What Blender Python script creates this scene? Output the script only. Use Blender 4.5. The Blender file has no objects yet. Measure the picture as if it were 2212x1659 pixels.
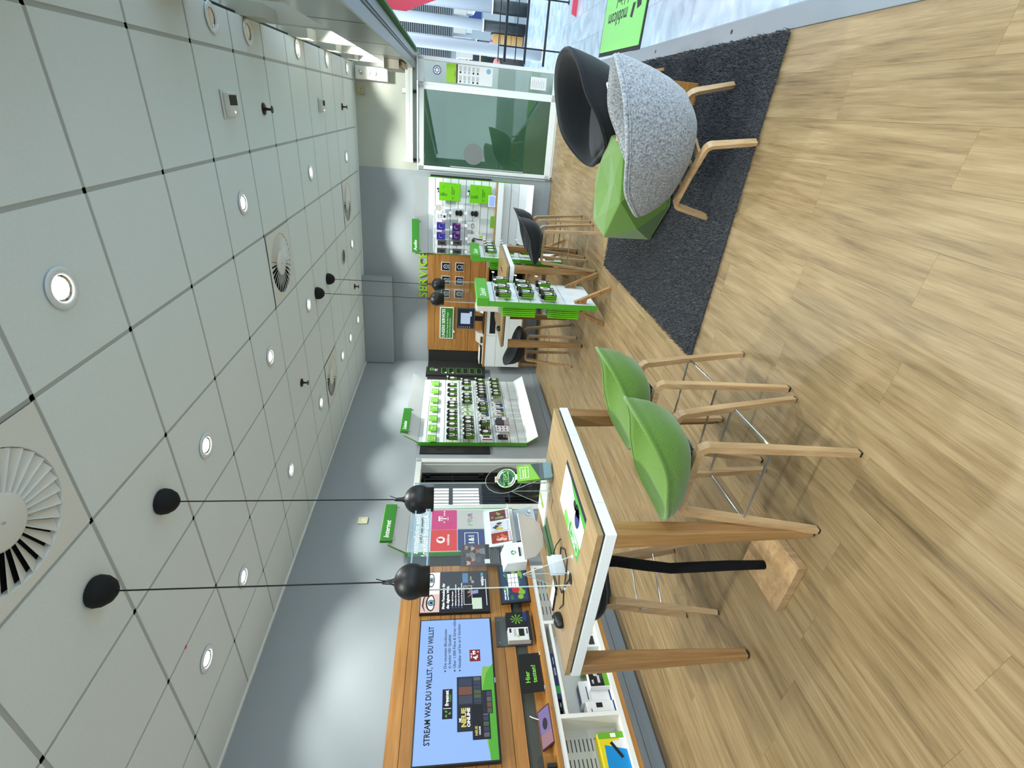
import bpy, bmesh, math, random
from mathutils import Vector, Matrix, Euler
random.seed(7)
C = bpy.context.scene.collection
scn = bpy.context.scene
PI = math.pi
# ---------------------------------------------------------------- camera, world, exposure
def rot3(yaw, pit, rol):
    cy, sy, cp, sp, cr, sr = math.cos(yaw), math.sin(yaw), math.cos(pit), math.sin(pit), math.cos(rol), math.sin(rol)
    f = Vector((sy*cp, cy*cp, sp)); r0 = Vector((cy, -sy, 0)); u0 = r0.cross(f)
    return cr*r0+sr*u0, -sr*r0+cr*u0, f
_r, _u, _f = rot3(math.radians(-30.0004), math.radians(-7.7229), math.radians(1.3817))
camd = bpy.data.cameras.new('camera'); cam = bpy.data.objects.new('camera', camd); C.objects.link(cam)
# the phone was turned on its side: picture right is world down, picture down is world left
cx, cyv, cz = -_u, _r, -_f
cam.matrix_world = Matrix(((cx.x, cyv.x, cz.x, 0), (cx.y, cyv.y, cz.y, 0), (cx.z, cyv.z, cz.z, 1.665), (0, 0, 0, 1)))
camd.sensor_fit = 'HORIZONTAL'; camd.sensor_width = 36.0; camd.lens = 36.0*1034.05/2212
camd.clip_start = 0.05
scn.camera = cam
W = bpy.data.worlds.new('world'); scn.world = W; W.use_nodes = True
bg = W.node_tree.nodes['Background']; bg.inputs[0].default_value = (0.72, 0.88, 1.0, 1); bg.inputs[1].default_value = 2.0
vs = scn.view_settings; vs.view_transform = 'Standard'; vs.look = 'None'; vs.gamma = 1; vs.use_curve_mapping = False; vs.exposure = 0.90
SPOTW = 58
LAMPCOL = (0.96, 1.0, 0.95)

# ---------------------------------------------------------------- materials
M = {}
def lin(c): return tuple((x/12.92 if x <= 0.04045 else ((x+0.055)/1.055)**2.4) for x in c)
def hexc(h): return lin(tuple(int(h[i:i+2], 16)/255 for i in (0, 2, 4)))
def setp(b, **k):
    for n, v in k.items():
        n = n.replace('_', ' ')
        if n in b.inputs: b.inputs[n].default_value = v
def mat(name, col, rough=0.5, metal=0.0, emit=0.0, alpha=1.0, trans=0.0, ior=1.45, spec=0.5, coat=0.0, bump=None):
    if name in M: return M[name]
    if isinstance(col, str): col = hexc(col)
    m = bpy.data.materials.new(name); m.use_nodes = True
    nt = m.node_tree; b = nt.nodes['Principled BSDF']
    setp(b, Base_Color=(*col, 1), Roughness=rough, Metallic=metal, IOR=ior, Specular_IOR_Level=spec, Coat_Weight=coat)
    if trans: setp(b, Transmission_Weight=trans)
    if emit: setp(b, Base_Color=(*[x*0.12 for x in col], 1), Emission_Color=(*col, 1), Emission_Strength=emit)
    if alpha < 1: setp(b, Alpha=alpha)
    if bump:
        sc, st, dist = bump
        tc = nt.nodes.new('ShaderNodeTexCoord'); n = nt.nodes.new('ShaderNodeTexNoise'); n.inputs['Scale'].default_value = sc; n.inputs['Detail'].default_value = 3
        bp = nt.nodes.new('ShaderNodeBump'); bp.inputs['Strength'].default_value = st; bp.inputs['Distance'].default_value = dist
        nt.links.new(tc.outputs['Object'], n.inputs['Vector']); nt.links.new(n.outputs['Fac'], bp.inputs['Height']); nt.links.new(bp.outputs['Normal'], b.inputs['Normal'])
    M[name] = m; return m
def ramp(nt, stops):
    r = nt.nodes.new('ShaderNodeValToRGB'); e = r.color_ramp.elements
    while len(e) < len(stops): e.new(0.5)
    for i, (p, c) in enumerate(stops):
        e[i].position = p; e[i].color = (*(hexc(c) if isinstance(c, str) else c), 1)
    return r
def wood(name, dark, mid, light, axis=1, rough=0.45, scale=1.0, grain=1.0, vary=0.12):
    """oak: streaks along one object axis, each object shifted by its own random number"""
    m = bpy.data.materials.new(name); m.use_nodes = True; nt = m.node_tree; b = nt.nodes['Principled BSDF']; L = nt.links.new
    tc = nt.nodes.new('ShaderNodeTexCoord'); oi = nt.nodes.new('ShaderNodeObjectInfo')
    mul = nt.nodes.new('ShaderNodeVectorMath'); mul.operation = 'SCALE'; mul.inputs[3].default_value = 37.0
    cmb = nt.nodes.new('ShaderNodeCombineXYZ')
    for i in range(3): L(oi.outputs['Random'], cmb.inputs[i])
    L(cmb.outputs[0], mul.inputs[0])
    add = nt.nodes.new('ShaderNodeVectorMath'); add.operation = 'ADD'; L(tc.outputs['Object'], add.inputs[0]); L(mul.outputs[0], add.inputs[1])
    def stretched(long_, cross):
        mp = nt.nodes.new('ShaderNodeMapping'); s = [cross*scale]*3; s[axis] = long_*scale; mp.inputs['Scale'].default_value = s
        L(add.outputs[0], mp.inputs['Vector']); return mp
    n1 = nt.nodes.new('ShaderNodeTexNoise'); n1.inputs['Scale'].default_value = 1; n1.inputs['Detail'].default_value = 6; n1.inputs['Roughness'].default_value = 0.62; n1.inputs['Distortion'].default_value = 0.6
    L(stretched(1.6, 26).outputs[0], n1.inputs['Vector'])
    n2 = nt.nodes.new('ShaderNodeTexNoise'); n2.inputs['Scale'].default_value = 1; n2.inputs['Detail'].default_value = 4; n2.inputs['Roughness'].default_value = 0.7
    L(stretched(6, 170).outputs[0], n2.inputs['Vector'])
    n3 = nt.nodes.new('ShaderNodeTexNoise'); n3.inputs['Scale'].default_value = 1; n3.inputs['Detail'].default_value = 2; n3.inputs['Distortion'].default_value = 1.2
    L(stretched(1.1, 6).outputs[0], n3.inputs['Vector'])
    mx = nt.nodes.new('ShaderNodeMath'); mx.operation = 'MULTIPLY_ADD'; L(n2.outputs['Fac'], mx.inputs[0]); mx.inputs[1].default_value = 0.45*grain; L(n1.outputs['Fac'], mx.inputs[2])
    my = nt.nodes.new('ShaderNodeMath'); my.operation = 'MULTIPLY_ADD'; L(n3.outputs['Fac'], my.inputs[0]); my.inputs[1].default_value = 0.4; L(mx.outputs[0], my.inputs[2])
    r = ramp(nt, [(0.66, dark), (0.92, mid), (1.18, light)])
    mr = nt.nodes.new('ShaderNodeMapRange'); mr.inputs[1].default_value = 0.55; mr.inputs[2].default_value = 1.3
    L(my.outputs[0], mr.inputs[0])
    r.color_ramp.elements[0].position = 0.08; r.color_ramp.elements[1].position = 0.47; r.color_ramp.elements[2].position = 0.86
    L(mr.outputs[0], r.inputs[0])
    hsv = nt.nodes.new('ShaderNodeHueSaturation'); L(r.outputs[0], hsv.inputs['Color'])
    vv = nt.nodes.new('ShaderNodeMapRange'); vv.inputs[3].default_value = 1-vary; vv.inputs[4].default_value = 1+vary; L(oi.outputs['Random'], vv.inputs[0]); L(vv.outputs[0], hsv.inputs['Value'])
    L(hsv.outputs[0], b.inputs['Base Color']); b.inputs['Roughness'].default_value = rough
    bp = nt.nodes.new('ShaderNodeBump'); bp.inputs['Strength'].default_value = 0.12; bp.inputs['Distance'].default_value = 0.002; L(n2.outputs['Fac'], bp.inputs['Height']); L(bp.outputs[0], b.inputs['Normal'])
    M[name] = m; return m
def fabric(name, c1, c2, scale=260, rough=0.95, sheen=0.3, bump=0.5):
    m = bpy.data.materials.new(name); m.use_nodes = True; nt = m.node_tree; b = nt.nodes['Principled BSDF']; L = nt.links.new
    tc = nt.nodes.new('ShaderNodeTexCoord')
    n = nt.nodes.new('ShaderNodeTexNoise'); n.inputs['Scale'].default_value = scale; n.inputs['Detail'].default_value = 3; n.inputs['Roughness'].default_value = 0.75
    L(tc.outputs['Object'], n.inputs['Vector'])
    r = ramp(nt, [(0.34, c1), (0.66, c2)]); L(n.outputs['Fac'], r.inputs[0]); L(r.outputs[0], b.inputs['Base Color'])
    setp(b, Roughness=rough, Sheen_Weight=sheen, Specular_IOR_Level=0.2)
    bp = nt.nodes.new('ShaderNodeBump'); bp.inputs['Strength'].default_value = bump; bp.inputs['Distance'].default_value = 0.002; L(n.outputs['Fac'], bp.inputs['Height']); L(bp.outputs[0], b.inputs['Normal'])
    M[name] = m; return m
def clear(name, tint, gloss=0.08, rough=0.02):
    """a thin clear sheet: tinted see-through with a fresnel-like mirror share, so light passes without caustics"""
    m = bpy.data.materials.new(name); m.use_nodes = True; nt = m.node_tree; L = nt.links.new
    nt.nodes.remove(nt.nodes['Principled BSDF'])
    o = nt.nodes['Material Output']; t = nt.nodes.new('ShaderNodeBsdfTransparent'); t.inputs[0].default_value = (*tint, 1)
    g = nt.nodes.new('ShaderNodeBsdfGlossy'); g.inputs['Roughness'].default_value = rough
    lw = nt.nodes.new('ShaderNodeLayerWeight'); lw.inputs[0].default_value = 0.25
    mr = nt.nodes.new('ShaderNodeMapRange'); mr.inputs[3].default_value = gloss; mr.inputs[4].default_value = min(1, gloss*6+0.05); L(lw.outputs['Fresnel'], mr.inputs[0])
    mx = nt.nodes.new('ShaderNodeMixShader'); L(mr.outputs[0], mx.inputs[0]); L(t.outputs[0], mx.inputs[1]); L(g.outputs[0], mx.inputs[2]); L(mx.outputs[0], o.inputs[0])
    M[name] = m; return m
def marble(name):
    m = bpy.data.materials.new(name); m.use_nodes = True; nt = m.node_tree; b = nt.nodes['Principled BSDF']; L = nt.links.new
    tc = nt.nodes.new('ShaderNodeTexCoord'); oi = nt.nodes.new('ShaderNodeObjectInfo')
    mul = nt.nodes.new('ShaderNodeMath'); mul.operation = 'MULTIPLY'; mul.inputs[1].default_value = 23; L(oi.outputs['Random'], mul.inputs[0])
    add = nt.nodes.new('ShaderNodeVectorMath'); L(tc.outputs['Object'], add.inputs[0]); L(mul.outputs[0], add.inputs[1])
    n = nt.nodes.new('ShaderNodeTexNoise'); n.inputs['Scale'].default_value = 3; n.inputs['Detail'].default_value = 5; n.inputs['Distortion'].default_value = 1.4; L(add.outputs[0], n.inputs['Vector'])
    r = ramp(nt, [(0.30, '93A3AF'), (0.5, 'A9B7C2'), (0.66, 'BAC6CE')]); L(n.outputs['Fac'], r.inputs[0])
    L(r.outputs[0], b.inputs['Base Color']); b.inputs['Roughness'].default_value = 0.25
    M[name] = m; return m
def speck(name, c1, c2, scale, rough=0.9, bump=0.1, dist=0.001):
    m = fabric(name, c1, c2, scale, rough, 0.0, bump); return m

wood('floor_oak', '56452B', '816A48', '99835F', axis=1, rough=0.42, vary=0.05, grain=1.2)
wood('table_oak', '846B46', '987F5A', 'A8906C', axis=1, rough=0.4, grain=0.7)
wood('leg_oak', '75522C', '926B40', 'A88354', axis=2, rough=0.45)
wood('panel_oak', '8F5E27', 'A97538', 'BF8B4C', axis=0, rough=0.45, grain=0.8, vary=0.06)
wood('ply_oak', '967650', 'B29168', 'C5A67E', axis=2, rough=0.4, grain=0.7)
fabric('felt_green', '4C6D24', '5F8335', 220)
fabric('felt_black', '17191B', '25282B', 260, sheen=0.15)
fabric('felt_grey', '5E6266', 'B4B8BD', 85)
fabric('rug_pile', '26272B', '4E5156', 90, bump=1.0)
fabric('mat_green', '55A93F', '7CC65A', 150)
fabric('bag_green', '5FB014', '72C31E', 60, sheen=0.1, bump=0.15)
speck('ceiling_tile_paint', 'DDE8EA', 'EDF6F7', 420, 0.95, 0.25)
speck('wall_grey', '979DA0', 'A1A7AA', 300, 0.9, 0.35)
speck('wall_beige', 'B0B3A8', 'BABDB2', 300, 0.9, 0.3)
marble('mall_marble')
clear('clear_acrylic', (0.97, 0.98, 0.98), 0.012)
clear('clear_glass', (0.90, 0.96, 0.94), 0.06)
clear('green_glass', (0.56, 0.70, 0.61), 0.06)
clear('tinted_strip', (0.80, 0.86, 0.88), 0.02)
WHITE = mat('white_lacquer', 'E2E8EA', 0.35)
WHITEM = mat('white_matt', 'E2E2DE', 0.6)
RUNNER = mat('runner_grey', 'B4BAB8', 0.6)
BLACK = mat('black_satin', '15161A', 0.4)
BLACKM = mat('black_matt', '0E0F11', 0.75)
CHAR = mat('charcoal_board', '2B2C2B', 0.7)
GREEN = mat('sign_green', '4C9A2A', 0.45)
GREEND = mat('sign_green_dark', '2F7A24', 0.5)
LIME = mat('lime_green', '9BC81E', 0.4)
CHROME = mat('chrome', 'C8CACC', 0.18, 1.0)
STEEL = mat('brushed_steel', '9A9C99', 0.32, 1.0)
ALU = mat('aluminium', '8E9498', 0.45, 0.8)
WFRAME = mat('white_frame', 'DDE0DC', 0.35)
GREYB = mat('grey_skirting', '8F989E', 0.6)
INK = mat('black_ink', '101216', 0.6)
TXTW = mat('white_print', 'F2F4F2', 0.5)
RED = mat('signal_red', 'D0202C', 0.5)
MAGENTA = mat('magenta_print', 'C8106E', 0.4)
NAVY = mat('navy_print', '18306E', 0.4)
GREYP = mat('grey_print', 'BDBDBB', 0.5)
PAPER = mat('paper_white', 'DEDEDA', 0.7)
LAMP = mat('lamp_glow', (1.0, 0.97, 0.9), 0.5, emit=14)
TVBLUE = mat('screen_blue', '8FB4EE', 0.4, emit=0.52)

# ---------------------------------------------------------------- mesh helpers
class MB:
    def __init__(s): s.v = []; s.f = []; s.m = []; s.uvless = True
    def _add(s, vs, fs, m):
        o = len(s.v); s.v += [tuple(v) for v in vs]; s.f += [tuple(i+o for i in f) for f in fs]; s.m += [m]*len(fs); return s
    def box(s, x0, x1, y0, y1, z0, z1, m=0):
        return s._add([(x0,y0,z0),(x1,y0,z0),(x1,y1,z0),(x0,y1,z0),(x0,y0,z1),(x1,y0,z1),(x1,y1,z1),(x0,y1,z1)],
                      [(0,3,2,1),(4,5,6,7),(0,1,5,4),(1,2,6,5),(2,3,7,6),(3,0,4,7)], m)
    def hexa(s, pts, m=0):
        return s._add(pts, [(0,3,2,1),(4,5,6,7),(0,1,5,4),(1,2,6,5),(2,3,7,6),(3,0,4,7)], m)
    def prism(s, poly, z0, z1, m=0):
        a = sum(poly[i][0]*poly[(i+1)%len(poly)][1]-poly[(i+1)%len(poly)][0]*poly[i][1] for i in range(len(poly)))
        if a < 0: poly = poly[::-1]
        n = len(poly); vs = [(x,y,z0) for x,y in poly]+[(x,y,z1) for x,y in poly]
        return s._add(vs, [tuple(range(n-1,-1,-1)), tuple(range(n,2*n))]+[(i,(i+1)%n,n+(i+1)%n,n+i) for i in range(n)], m)
    def cyl(s, p, q, r0, r1=None, n=14, m=0, cap=True):
        r1 = r0 if r1 is None else r1
        return s.tube([p, q], [r0, r1], n, m, cap)
    def tube(s, pts, r, n=8, m=0, cap=True, up=None):
        P = [Vector(p) for p in pts]; R = r if isinstance(r, (list, tuple)) else [r]*len(P)
        rings = []; prev = None
        for i, p in enumerate(P):
            d = (P[min(i+1, len(P)-1)]-P[max(i-1, 0)]).normalized()
            if prev is None:
                a = Vector((0,0,1)) if abs(d.z) < 0.9 else Vector((1,0,0)); x = d.cross(a).normalized()
            else: x = (prev-d*prev.dot(d)).normalized()
            prev = x; y = d.cross(x)
            rings.append([p+(x*math.cos(2*PI*k/n)+y*math.sin(2*PI*k/n))*R[i] for k in range(n)])
        vs = [v for g in rings for v in g]; fs = []
        for i in range(len(P)-1):
            for k in range(n): fs.append((i*n+k, i*n+(k+1)%n, (i+1)*n+(k+1)%n, (i+1)*n+k))
        if cap: fs += [tuple(range(n-1,-1,-1)), tuple((len(P)-1)*n+k for k in range(n))]
        return s._add(vs, fs, m)
    def strap(s, pts, w, h, side, m=0):
        """rectangular bar swept along pts; w along the fixed side vector, h across it"""
        P = [Vector(p) for p in pts]; S = Vector(side).normalized(); vs = []; n = len(P)
        W_ = w if isinstance(w, (list, tuple)) else [w]*n; H_ = h if isinstance(h, (list, tuple)) else [h]*n
        for i, p in enumerate(P):
            a = (p-P[i-1]).normalized() if i else (P[1]-p).normalized(); b = (P[i+1]-p).normalized() if i < n-1 else a
            d = (a+b).normalized(); nn = d.cross(S).normalized(); k = 1/max(0.5, math.sqrt((1+a.dot(b))/2))
            for sx, sy in ((-1,-1),(1,-1),(1,1),(-1,1)): vs.append(p+S*sx*W_[i]/2+nn*sy*H_[i]/2*k)
        fs = [(0,3,2,1), tuple((n-1)*4+k for k in range(4))]
        for i in range(n-1):
            for k in range(4): fs.append((i*4+k, i*4+(k+1)%4, (i+1)*4+(k+1)%4, (i+1)*4+k))
        return s._add(vs, fs, m)
    def lathe(s, prof, n=24, m=0, c=(0,0,0), ax=2, cap=False):
        vs = []; fs = []
        for r, z in prof:
            for k in range(n):
                a = 2*PI*k/n; p = [r*math.cos(a), r*math.sin(a), z]
                if ax == 0: p = [p[2], p[0], p[1]]
                if ax == 1: p = [p[1], p[2], p[0]]
                vs.append((p[0]+c[0], p[1]+c[1], p[2]+c[2]))
        for i in range(len(prof)-1):
            for k in range(n): fs.append((i*n+k, i*n+(k+1)%n, (i+1)*n+(k+1)%n, (i+1)*n+k))
        if cap and prof[0][0] > 1e-5: fs.append(tuple(range(n-1,-1,-1)))
        if cap and prof[-1][0] > 1e-5: fs.append(tuple((len(prof)-1)*n+k for k in range(n)))
        return s._add(vs, fs, m)
    def ell(s, cx, cy, rx, ry, z0, z1, n=20, m=0):
        return s.prism([(cx+rx*math.cos(2*PI*k/n), cy+ry*math.sin(2*PI*k/n)) for k in range(n)], z0, z1, m)
    def rings(s, R, m=0, close=True, cap0=False, cap1=False):
        n = len(R[0]); vs = [v for g in R for v in g]; fs = []
        for i in range(len(R)-1):
            for k in range(n if close else n-1): fs.append((i*n+k, i*n+(k+1)%n, (i+1)*n+(k+1)%n, (i+1)*n+k))
        if cap0: fs.append(tuple(range(n-1,-1,-1)))
        if cap1: fs.append(tuple((len(R)-1)*n+k for k in range(n)))
        return s._add(vs, fs, m)
    def mesh(s, name, mats, smooth=False):
        me = bpy.data.meshes.new(name); me.from_pydata(s.v, [], s.f)
        for x in (mats if isinstance(mats, (list, tuple)) else [mats]): me.materials.append(M[x] if isinstance(x, str) else x)
        for p, k in zip(me.polygons, s.m):
            p.material_index = k; p.use_smooth = bool(smooth)
        bm = bmesh.new(); bm.from_mesh(me); bmesh.ops.remove_doubles(bm, verts=bm.verts, dist=1e-6); bmesh.ops.recalc_face_normals(bm, faces=bm.faces); bm.to_mesh(me); bm.free()
        me.update(); return me
    def obj(s, name, mats, parent=None, loc=None, rz=0, mw=None, smooth=False, bevel=0, seg=2, rot=None):
        me = s.mesh(name, mats, smooth); return link(name, me, parent, loc, rz, mw, bevel, seg, rot, smooth)
def link(name, me, parent=None, loc=None, rz=0, mw=None, bevel=0, seg=2, rot=None, smooth=False):
    o = bpy.data.objects.new(name, me); C.objects.link(o)
    if parent: o.parent = parent
    if mw is not None: o.matrix_world = mw
    if loc is not None: o.location = loc
    if rz: o.rotation_euler = (0, 0, rz)
    if rot is not None: o.rotation_euler = rot
    if bevel:
        b = o.modifiers.new('bevel', 'BEVEL'); b.width = bevel; b.segments = seg; b.limit_method = 'ANGLE'; b.angle_limit = math.radians(40)
    return o
def tag(o, label, cat, group=None, kind=None):
    if label: o['label'] = label
    if cat: o['category'] = cat
    if group: o['group'] = group
    if kind: o['kind'] = kind
    return o
def struct(o): o['kind'] = 'structure'; return o
def thing(name, label, cat, loc=(0,0,0), rz=0, group=None, mw=None):
    o = bpy.data.objects.new(name, None); C.objects.link(o); o.empty_display_size = 0.05
    if mw is not None: o.matrix_world = mw
    else: o.location = loc; o.rotation_euler = (0, 0, rz)
    return tag(o, label, cat, group)
def copy_tree(o, parent=None):
    c = o.copy(); C.objects.link(c)
    if parent: c.parent = parent
    for ch in list(o.children): copy_tree(ch, c)
    return c
def dup(root, label, loc=None, rz=None, group=None, mw=None):
    c = copy_tree(root)
    if mw is not None: c.matrix_world = mw
    if loc is not None: c.location = loc
    if rz is not None: c.rotation_euler = (0, 0, rz)
    tag(c, label, None, group); return c
_tc = {}
def text_mesh(s, size, bold=0.0, align='CENTER', shear=0.0, depth=0.0006, sx=1.0):
    key = (s, size, bold, align, shear, depth, sx)
    if key in _tc: return _tc[key]
    cu = bpy.data.curves.new('t', 'FONT'); cu.body = s; cu.size = size; cu.align_x = align; cu.align_y = 'CENTER'; cu.offset = bold*size; cu.shear = shear; cu.extrude = depth; cu.resolution_u = 2
    o = bpy.data.objects.new('t', cu); C.objects.link(o)
    dg = bpy.context.evaluated_depsgraph_get(); me = bpy.data.meshes.new_from_object(o.evaluated_get(dg)); bpy.data.objects.remove(o)
    if sx != 1.0:
        for v in me.vertices: v.co.x *= sx
    _tc[key] = me; return me
def text(s, size, material, parent, loc, bold=0.012, align='CENTER', shear=0.0, rz=0, sx=1.0, mirror=False, name='lettering', depth=0.0006, rot=None):
    me = text_mesh(s, size, bold, align, shear, depth, sx).copy(); me.materials.clear(); me.materials.append(M[material] if isinstance(material, str) else material)
    if mirror:
        for v in me.vertices: v.co.x *= -1
        me.flip_normals()
    return link(name, me, parent, loc, rz, rot=rot)
def ptxt(s, w, size, material, parent, loc, **k):
    """text squeezed or stretched to width w"""
    me = text_mesh(s, size, k.get('bold', 0.012), 'LEFT', 0, 0.0006)
    xs = [v.co.x for v in me.vertices]; k['sx'] = w/(max(xs)-min(xs))
    return text(s, size, material, parent, loc, align='LEFT', **k)
# wall frames: x = to the right as one faces the wall, y = up, z = out of the wall
dL = Vector((-0.03070719, 0.99952842, 0)); nL = Vector((0.99952842, 0.03070719, 0)); OL = Vector((-4.06508127, -0.1248861, 0))
dB = Vector((0.99472188, 0.10260788, 0)); nB = Vector((0.10260788, -0.99472188, 0)); OB = Vector((-4.32398098, 8.30237947, 0))
def frame(o, d, n): return Matrix(((d.x, 0, n.x, o.x), (d.y, 0, n.y, o.y), (d.z, 1, n.z, o.z), (0, 0, 0, 1)))
FL = frame(OL, dL, nL); FB = frame(OB, dB, nB)
def LW(t, z, d=0): return FL @ Matrix.Translation((t, z, d))
def BW(t, z, d=0): return FB @ Matrix.Translation((t, z, d))
def tilt(mw, a): return mw @ Matrix.Rotation(a, 4, 'X')
ZC = 3.176
S = 0.625; GX = 0.1785; GY = 1.6684
# ---------------------------------------------------------------- room shell
def clip(poly, n, c):
    """keep the part of poly where n.p <= c"""
    out = []
    for i in range(len(poly)):
        a, b = poly[i], poly[(i+1) % len(poly)]; da = n[0]*a[0]+n[1]*a[1]-c; db = n[0]*b[0]+n[1]*b[1]-c
        if da <= 0: out.append(a)
        if da*db < 0: k = da/(da-db); out.append((a[0]+(b[0]-a[0])*k, a[1]+(b[1]-a[1])*k))
    return out
def wall_clip(poly):
    poly = clip(poly, (-nL.x, -nL.y), -(nL.x*OL.x+nL.y*OL.y))
    if len(poly) > 2: poly = clip(poly, (-nB.x, -nB.y), -(nB.x*OB.x+nB.y*OB.y))
    return poly
fl_ = struct(MB().box(-4.6, 0.47, -2.4, 9.3, -0.08, -0.013).obj('floor', mat('subfloor', '6A5438', 0.8)))
pw, pl = 0.192, 1.28; plank0 = None
def plank_mesh(): return MB().box(0, pw-0.0006, 0, pl-0.0006, -0.012, 0).mesh('plank', 'floor_oak')
plank0 = plank_mesh()
for i in range(25):
    x = 0.470-(i+1)*pw
    y = -2.2+((i*0.47) % 1)*pl*0.999-pl
    while y < 9.2:
        poly = clip(clip([(x, y), (x+pw-0.0006, y), (x+pw-0.0006, y+pl-0.0006), (x, y+pl-0.0006)], (0, -1), 2.2), (0, 1), 9.1)
        n0 = len(poly); full = [tuple(round(c, 5) for c in p) for p in poly]
        if n0 > 2:
            poly = wall_clip(poly)
            if len(poly) > 2:
                if len(poly) == 4 and [tuple(round(c, 5) for c in p) for p in poly] == full and abs(max(p[1] for p in poly)-min(p[1] for p in poly)-pl+0.0006) < 1e-4:
                    link('plank', plank0, fl_, (x, y, 0))
                else:
                    MB().prism([(p[0]-x, p[1]-y) for p in poly], -0.012, 0).obj('plank', 'floor_oak', fl_, (x, y, 0))
        y += pl
# left wall in its own frame (x along, y up, z out), with the doorway cut out
wl = MB()
wl.box(-2.4, 4.38, 0, 3.3, -0.16, 0).box(5.30, 8.60, 0, 3.3, -0.16, 0).box(4.38, 5.30, 2.02, 3.3, -0.16, 0)
struct(wl.obj('wall_left', 'wall_grey', mw=FL))
wb = MB().box(-0.16, 3.345, 0, 3.3, -0.16, 0)
struct(wb.obj('wall_back', 'wall_grey', mw=FB))
# pale section above and behind the glass front at the back right
wr = MB().box(3.345, 4.93, 2.24, 3.3, -0.10, 0.004).box(3.345, 4.95, 0, 2.24, -0.32, -0.28)
struct(wr.obj('wall_right', 'wall_beige', mw=FB))
struct(MB().box(-4.6, 0.5, -2.56, -2.4, 0, 3.3).obj('wall_front', 'wall_grey'))
# duct box on the back wall, just under the ceiling
struct(MB().box(0.0, 1.60, 2.66, 3.17, 0.0, 0.16).obj('trim_1', 'wall_grey', mw=FB, bevel=0.004))
bs = struct(MB().box(0.0, 4.33, 0, 0.10, 0, 0.014).box(5.345, 8.42, 0, 0.10, 0, 0.014).obj('baseboard_left', GREYB, mw=FL, bevel=0.002))
struct(MB().box(0.02, 3.33, 0, 0.10, 0, 0.014).obj('baseboard_back', GREYB, mw=FB, bevel=0.002))
# wall angle under the ceiling tiles
struct(MB().box(-2.4, 8.42, 3.158, 3.176, 0, 0.022).obj('trim_2', WHITEM, mw=FL)); struct(MB().box(0.02, 4.9, 3.158, 3.176, 0, 0.022).obj('trim_3', WHITEM, mw=FB))
# ---------------------------------------------------------------- ceiling: tiles and runners in a 625 mm grid
ce = struct(MB().box(-4.6, 0.43, -2.5, 9.3, ZC+0.03, ZC+0.10).obj('ceiling', mat('ceiling_void', '3A3A38', 0.9)))
tile_m = MB().box(-0.302, 0.302, -0.302, 0.302, -0.003, 0.012).mesh('ceiling_tile', 'ceiling_tile_paint')
def node(i, j): return (GX-j*S, GY+i*S)
vent_cells = [(2, -1), (2, 4), (2, 9), (5, 6)]
for i in range(-7, 12):
    for j in range(-1, 8):
        x1, y0 = node(i, j); cxx, cyy = x1-S/2, y0+S/2
        if (j, i) in vent_cells: continue
        poly = [(cxx-0.302, cyy-0.302), (cxx+0.302, cyy-0.302), (cxx+0.302, cyy+0.302), (cxx-0.302, cyy+0.302)]
        if j == -1: poly = clip(poly, (1, 0), 0.405)
        poly = wall_clip(clip(poly, (0, -1), 2.38))
        if len(poly) < 3: continue
        full = len(poly) == 4 and j != -1 and abs(poly[2][0]-poly[0][0]) > 0.6 and abs(poly[2][1]-poly[0][1]) > 0.6
        if full: link('ceiling_tile', tile_m, ce, (cxx, cyy, ZC))
        else: MB().prism([(p[0]-cxx, p[1]-cyy) for p in poly], -0.003, 0.012).obj('ceiling_tile', 'ceiling_tile_paint', ce, (cxx, cyy, ZC))
def runner(poly):
    poly = wall_clip(clip(poly, (0, -1), 2.38))
    if len(poly) > 2: MB().prism(poly, ZC, ZC+0.03).obj('ceiling_runner', RUNNER, ce)
for j in range(0, 8):
    x, _ = node(0, j); runner([(x-0.012, -2.4), (x+0.012, -2.4), (x+0.012, 9.3), (x-0.012, 9.3)])
for i in range(-6, 12):
    _, y = node(i, 0); runner([(-4.6, y-0.011), (0.405, y-0.011), (0.405, y+0.011), (-4.6, y+0.011)])
# ---------------------------------------------------------------- shop front along the mall
struct(MB().box(0.47, 0.578, -2.4, 8.98, -0.03, 0.004).obj('trim_4', ALU, bevel=0.003))
thr = bpy.data.objects['trim_4']
for y in (2.15, 3.43, 4.71, 6.0, 7.3): MB().cyl((0.525, y, 0.003), (0.525, y, 0.006), 0.012, n=10).obj('screw', BLACK, thr)
hd = MB().box(0.405, 0.62, -2.4, 9.02, 2.25, 2.63)
hdr = struct(hd.obj('wall_right_header', STEEL, bevel=0.006))
MB().box(0.500, 0.512, -2.4, 9.0, 2.244, 2.2495).obj('door_track', BLACK, hdr)
MB().box(0.528, 0.534, -2.4, 9.0, 2.244, 2.2495).obj('door_track', BLACK, hdr)
MB().box(0.621, 0.64, -2.4, 9.0, 2.20, 2.30).obj('green_strip', GREEND, hdr)
for k, y in enumerate((4.0, 5.35, 6.7, 8.05)): MB().box(0.4035, 0.4048, y, y+0.006, 2.255, 2.625).obj('panel_joint', mat('joint', '5E5C56', 0.6), hdr)
ub = struct(MB().box(0.43, 1.6, -2.4, 9.0, 3.30, 3.36).obj('ceiling_right', 'ceiling_tile_paint'))
for y in (-0.25, 1.0, 2.25, 3.5, 4.75, 6.0, 7.25, 8.45):
    MB().box(0.415, 1.55, y, y+0.10, 2.64, 3.30).box(0.408, 0.50, y-0.34, y, 3.03, 3.30).obj('ceiling_beam', mat('beam_paint', 'B9B8AA', 0.7), ub, bevel=0.003)
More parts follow.
